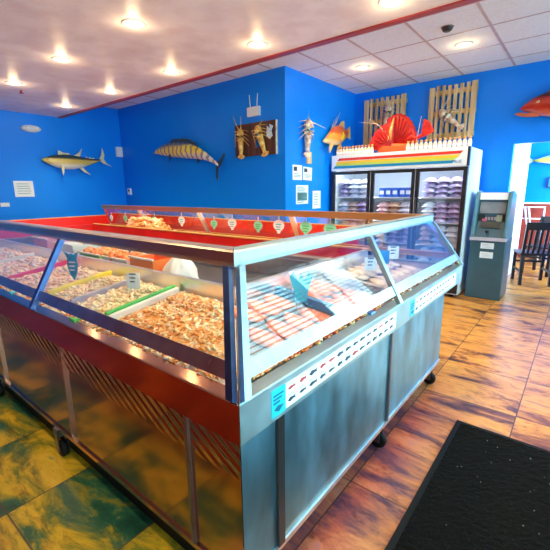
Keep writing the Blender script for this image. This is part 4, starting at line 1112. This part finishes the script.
# ------------------------------------------------------------------ ATM
AX0, AX1, AY, AD = -1.10, -.69, 5.42, .5
t = thing('cash_machine', 'blue grey cash machine with white sign standing beside the fridge', 'cash machine', ((AX0+AX1)/2, AY+AD/2, 0))
def prof(p, x0, x1): return MB().hexa([(x0, y, z) for y, z in p], [(x1, y, z) for y, z in p])
prof([(AY, 0), (AY+AD, 0), (AY+AD, .78), (AY-.0, .78)], AX0, AX1).build('safe_cabinet', MT['atm'], t, bevel=.012)
prof([(AY-.03, .78), (AY+AD, .78), (AY+AD, 1.32), (AY+.2, 1.36), (AY+.14, 1.34), (AY+.12, 1.22), (AY+.1, 1.0), (AY+.02, .86)], AX0+.045, AX1-.045).build('upper_body', MT['atm'], t)
for x0 in (AX0, AX1-.045):
    prof([(AY-.035, .78), (AY+AD, .78), (AY+AD, 1.33), (AY+.2, 1.385), (AY+.09, 1.37), (AY+.05, 1.22), (AY-.0, .95), (AY-.035, .84)], x0, x0+.044).build('side_cheek', MT['cheek'], t, bevel=.012)
prof([(AY-.05, .765), (AY+.06, .765), (AY+.06, .8), (AY-.035, .805)], AX0, AX1).build('shelf_lip', MT['greyp'], t)
s = prof([(AY+.09, 1.27), (AY+.125, 1.27), (AY+.15, 1.355), (AY+.11, 1.355)], AX0+.05, AX1-.05).build('sign_header', MT['signlit'], t)
def onface(x0, x1, z0, z1, dy=.006):  # on the sloped fascia
    def yf(z): 
        pts = [(.78, AY-.03), (.86, AY+.02), (1.0, AY+.1), (1.22, AY+.12), (1.34, AY+.14)]
        for (a, b), (c_, d) in zip(pts, pts[1:]):
            if a <= z <= c_: return b+(d-b)*(z-a)/(c_-a)
    return MB().hexa([(x0, yf(z0)-dy, z0), (x1, yf(z0)-dy, z0), (x1, yf(z1)-dy, z1), (x0, yf(z1)-dy, z1)], [(x0, yf(z0)+.004, z0), (x1, yf(z0)+.004, z0), (x1, yf(z1)+.004, z1), (x0, yf(z1)+.004, z1)])
onface(AX0+.06, AX1-.06, 1.1, 1.24).build('screen', MT['screen'], t)
for x in (AX0+.05, AX1-.13): onface(x, x+.08, 1.06, 1.09, .02).build('card_slot', MT['atm_dark'], t)
onface(AX0+.06, AX1-.06, 1.01, 1.06, .012).build('keypad', MT['atm_dark'], t)
for k in range(12):
    x = AX0+.13+(k % 4)*.035; z = 1.015+(k//4)*.014
    onface(x, x+.025, z, z+.01, .018).build('key', MT['greyp'], t)
onface(AX0+.09, AX1-.1, .92, .995, .014).build('dispenser', MT['atm_dark'], t)
onface(AX0+.1, AX0+.15, 1.0, 1.03, .02).build('indicator', M('atm_red', (.6, .1, .2), .4), t)
onface(AX1-.15, AX1-.09, 1.0, 1.08, .02).build('receipt_panel', M('atm_olive', (.35, .4, .3), .4), t)
MB().lathe([(.02, 0), (.02, .02), (.014, .025)], 16, None, Matrix.Translation(((AX0+AX1)/2-.02, AY+.01, .88)) @ Matrix.Rotation(math.pi/2, 4, 'X')).build('lock', MT['black'], t)
for (z0, z1) in ((.66, .735), (.54, .62)):
    st = MB().box(AX0+.13, AY-.003, z0, AX0+.28, AY, z1).build('sticker', MT['paper'], t)
    m = MB()
    for k in range(3): m.box(AX0+.145, AY-.0045, z0+.015+k*.018, AX0+.26-.02*k, AY-.003, z0+.02+k*.018)
    m.build('print', M('sticker_print', (.4, .5, .6), .6), st)

# ------------------------------------------------------------------ floor mat
t = thing('door_mat', 'large black floor mat with rubber border in the lower right corner', 'mat', (.3, 1.5, 0))
mb = MB().box(-.45, .75, 0, 1.1, 2.36, .008); mb.build('rubber_border', MT['rubber'], t, bevel=.003)
rnd = random.Random(2); b = MB(); N = 90; vs = []; fs = []
for i in range(N+1):
    for j in range(N+1): vs.append((-.42+1.49*i/N, .78+1.55*j/N, .0085+rnd.random()*.006))
for i in range(N):
    for j in range(N): a = i*(N+1)+j; fs.append((a, a+N+1, a+N+2, a+1))
b.add(vs, fs); b.build('pile', MT['matblack'], t)
b = MB()
for k in range(45):
    x, y = rnd.uniform(-.35, .3), rnd.uniform(.9, 2.25); s = rnd.uniform(.001, .0028)
    b.box(x, y, .014, x+s, y+s, .014+s)
tag(b.build('lint_specks', MT['paper'], None), 'tiny white specks of lint scattered over the black mat', 'lint', None, 'stuff')

# ------------------------------------------------------------------ dining furniture beyond
ch = thing('dining_chair', 'dark slat back dining chair just right of the cash machine', 'chair', (0, 0, 0), group='dining chairs beyond the doorway')
for x in (-.19, .19):
    local(MB().hexa([(x-.02, .18, 0), (x+.02, .18, 0), (x+.02, .22, 0), (x-.02, .22, 0)], [(x-.02, .18, .44), (x+.02, .18, .44), (x+.02, .22, .44), (x-.02, .22, .44)]), 'leg', MT['chair'], ch)
    local(MB().hexa([(x-.02, -.24, 0), (x+.02, -.24, 0), (x+.02, -.2, 0), (x-.02, -.2, 0)], [(x-.02, -.2, .44), (x+.02, -.2, .44), (x+.02, -.16, .44), (x-.02, -.16, .44)]).hexa([(x-.02, -.2, .44), (x+.02, -.2, .44), (x+.02, -.16, .44), (x-.02, -.16, .44)], [(x-.018, -.27, .9), (x+.018, -.27, .9), (x+.018, -.24, .9), (x-.018, -.24, .9)]), 'leg', MT['chair'], ch)
    local(MB().box(x-.01, -.2, .18, x+.01, .2, .21), 'stretcher', MT['chair'], ch)
local(MB().box(-.22, -.2, .44, .22, .23, .475), 'seat', MT['chair'], ch, bevel=.01)
local(MB().hexa([(-.21, -.275, .82), (.21, -.275, .82), (.21, -.25, .82), (-.21, -.25, .82)], [(-.21, -.285, .93), (.21, -.285, .93), (.21, -.26, .93), (-.21, -.26, .93)]), 'top_slat', MT['chair'], ch)
for k in range(5):
    x = -.13+.065*k
    local(MB().hexa([(x-.015, -.19, .475), (x+.015, -.19, .475), (x+.015, -.175, .475), (x-.015, -.175, .475)], [(x-.015, -.27, .83), (x+.015, -.27, .83), (x+.015, -.255, .83), (x-.015, -.255, .83)]), 'back_slat', MT['chair'], ch)
for z in (.28,): local(MB().box(-.18, .19, z, .18, .21, z+.03), 'stretcher', MT['chair'], ch)
def place(o, x, y, r): o.matrix_world = Matrix.Translation((x, y, 0)) @ Matrix.Rotation(r, 4, 'Z')
place(ch, -.5, 6.83, .35)
c2 = dup(ch, 'dark dining chair partly hidden behind the first one'); place(c2, -.44, 7.66, 2.8)
c3 = dup(ch, 'dark dining chair at the right photo edge against the table'); place(c3, .1, 6.8, .1)
t = thing('dining_table', 'dark pedestal table between the dining chairs', 'table', (.1, 7.3, 0))
MB().box(-.12, 7.05, .72, .55, 7.75, .76).build('tabletop', MT['chair'], t, bevel=.008)
MB().lathe([(.04, .03), (.035, .4), (.05, .72)], 14, None, Matrix.Translation((.15, 7.4, 0))).build('pedestal', MT['chair'], t)
MB().box(-.08, 7.36, 0, .38, 7.44, .03).box(.11, 7.17, 0, .19, 7.63, .03).build('foot', MT['chair'], t)
t = thing('metal_rack', 'white tubular metal rack standing against the far red wall', 'rack', (-.83, 8.95, 0))
for x in (-1.12, -.98, -.58): MB().tube([(x, 8.95, 0), (x, 8.95, 1.05)], .014, 8).build('post', MT['whitegloss'], t)
for z in (.82, 1.04): MB().tube([(-1.12, 8.95, z), (-.58, 8.95, z)], .012, 8).build('cross_bar', MT['whitegloss'], t)
for x in (-.9, -.84): MB().tube([(x, 8.95, 1.04), (x+.06, 8.95, .7)], .018, 8).build('brace', MT['whitegloss'], t)
t = thing('bench_seat', 'orange wooden bench along the far wall', 'bench', (0, 9.0, 0))
MB().box(-.5, 8.85, .24, 1.4, 9.2, .3).build('seat', MT['orangewood'], t); MB().box(-.45, 8.95, 0, 1.35, 9.15, .24).build('plinth', MT['greyp'], t)
tag(MB().box(-.4, 7.95, 0, .5, 8.55, .01).build('door_mat', MT['rubber'], None, bevel=.003), 'small dark mat on the floor of the room beyond', 'mat')

# ------------------------------------------------------------------ ceiling fittings
def can(x, y, z, label, first=[]):
    if not first:
        t = thing('recessed_light', label, 'ceiling light', (x, y, z), 0, 'recessed ceiling lights')
        local(MB().lathe([(.062, -.001), (.062, -.006), (.085, -.005), (.088, 0)], 28), 'trim_ring', MT['trimlight'], t)
        local(MB().lathe([(.06, -.0015), (.06, -.004), (.03, -.007)], 24), 'lens', MT['lamp'], t)
        first.append(t)
    else:
        t = dup(first[0], label); t.location = (x, y, z)
    ld = bpy.data.lights.new('can_spot', 'SPOT'); ld.energy = 50; ld.color = (1, .74, .42); ld.spot_size = math.radians(125); ld.spot_blend = .8; ld.shadow_soft_size = .06
    lo = bpy.data.objects.new('can_spot', ld); COL.objects.link(lo); lo.location = (x, y, z-.03)
    pd = bpy.data.lights.new('can_glow', 'POINT'); pd.energy = 1.7; pd.color = (1, .7, .35); pd.shadow_soft_size = .04
    po = bpy.data.objects.new('can_glow', pd); COL.objects.link(po); po.location = (x, y, z-.05)
rowl = ['second row from the red trim', 'row along the red trim']
for k, x in enumerate((-6.1, -4.85, -3.6, -2.39, -1.19, 0.0)): can(x, 2.77, ZC, 'recessed light, %s from the left in the row along the red trim' % ORD[k])
for k, x in enumerate((-5.3, -4.05, -2.82, -1.6, -.4)): can(x, 1.85, ZC, 'recessed light, %s from the left in the second row from the trim' % ORD[k])
for k, x in enumerate((-4.6, -2.6, -.6)): can(x, .1, ZC, 'recessed light, %s from the left in the row nearest the front wall' % ORD[k])
can(-2.43, 4.86, ZT-.004, 'recessed light in the tile ceiling before the left pallet'); can(-1.24, 4.85, ZT-.004, 'recessed light in the tile ceiling before the right pallet')
t = thing('security_camera', 'small black dome camera on the tile ceiling', 'camera', (-1.25, 4.26, ZT))
local(MB().lathe([(.03, -.04), (.045, -.03), (.05, -.012), (.055, 0)], 20), 'dome', MT['black'], t)
local(MB().lathe([(.06, -.006), (.06, 0)], 20), 'mount_ring', MT['steel_dark'], t)
t = thing('fire_sprinkler', 'small reddish sprinkler head on the white ceiling at left', 'sprinkler', (-5.6, 2.02, ZC))
local(MB().lathe([(.012, -.03), (.012, 0)], 10), 'stem', MT['redtrim'], t); local(MB().lathe([(.025, -.034), (.025, -.03)], 12), 'deflector', MT['redtrim'], t)

# ------------------------------------------------------------------ light
W = bpy.data.worlds.new('World'); S.world = W; W.use_nodes = True
nt = W.node_tree; nt.nodes.clear()
bg = nt.nodes.new('ShaderNodeBackground'); wo = nt.nodes.new('ShaderNodeOutputWorld')
bg.inputs[0].default_value = (.5, .88, 1, 1); bg.inputs[1].default_value = 4.2
nt.links.new(bg.outputs[0], wo.inputs[0])
def area(name, loc, rot, sx, sy, en, col):
    l = bpy.data.lights.new(name, 'AREA'); l.shape = 'RECTANGLE'; l.size = sx; l.size_y = sy; l.energy = en; l.color = col
    o = bpy.data.objects.new(name, l); COL.objects.link(o); o.location = loc; o.rotation_euler = rot; return o
area('sky_daylight', (7.5, 2.2, 3.2), (0, math.radians(84), 0), 6., 13., 560, (.5, .84, 1))
area('far_room_daylight', (2.6, 7.8, 1.6), (0, math.pi/2, 0), 2.0, 2.4, 300, (.8, .93, 1))

# ------------------------------------------------------------------ camera
f_px, yaw, pitch, roll, H = 380.9, math.radians(38.75), math.radians(12.6), math.radians(-.65), 1.42
fw = Vector((-math.sin(yaw)*math.cos(pitch), math.cos(yaw)*math.cos(pitch), -math.sin(pitch)))
r = Vector((math.cos(yaw), math.sin(yaw), 0)); u = r.cross(fw)
r2 = r*math.cos(roll)+u*math.sin(roll); u2 = -r*math.sin(roll)+u*math.cos(roll)
cam = bpy.data.cameras.new('camera'); co = bpy.data.objects.new('camera', cam); COL.objects.link(co)
R = Matrix((r2, u2, -fw)).transposed().to_4x4(); R.translation = (0, 0, H)
co.matrix_world = R; cam.sensor_width = 36; cam.lens = 36*f_px/550; cam.clip_start = .02
S.camera = co
S.view_settings.view_transform = 'Standard'; S.view_settings.look = 'None'
S.view_settings.gamma = 1; S.view_settings.exposure = .6
S.cycles.use_denoising = True
S.cycles.max_bounces = 8; S.cycles.transparent_max_bounces = 16
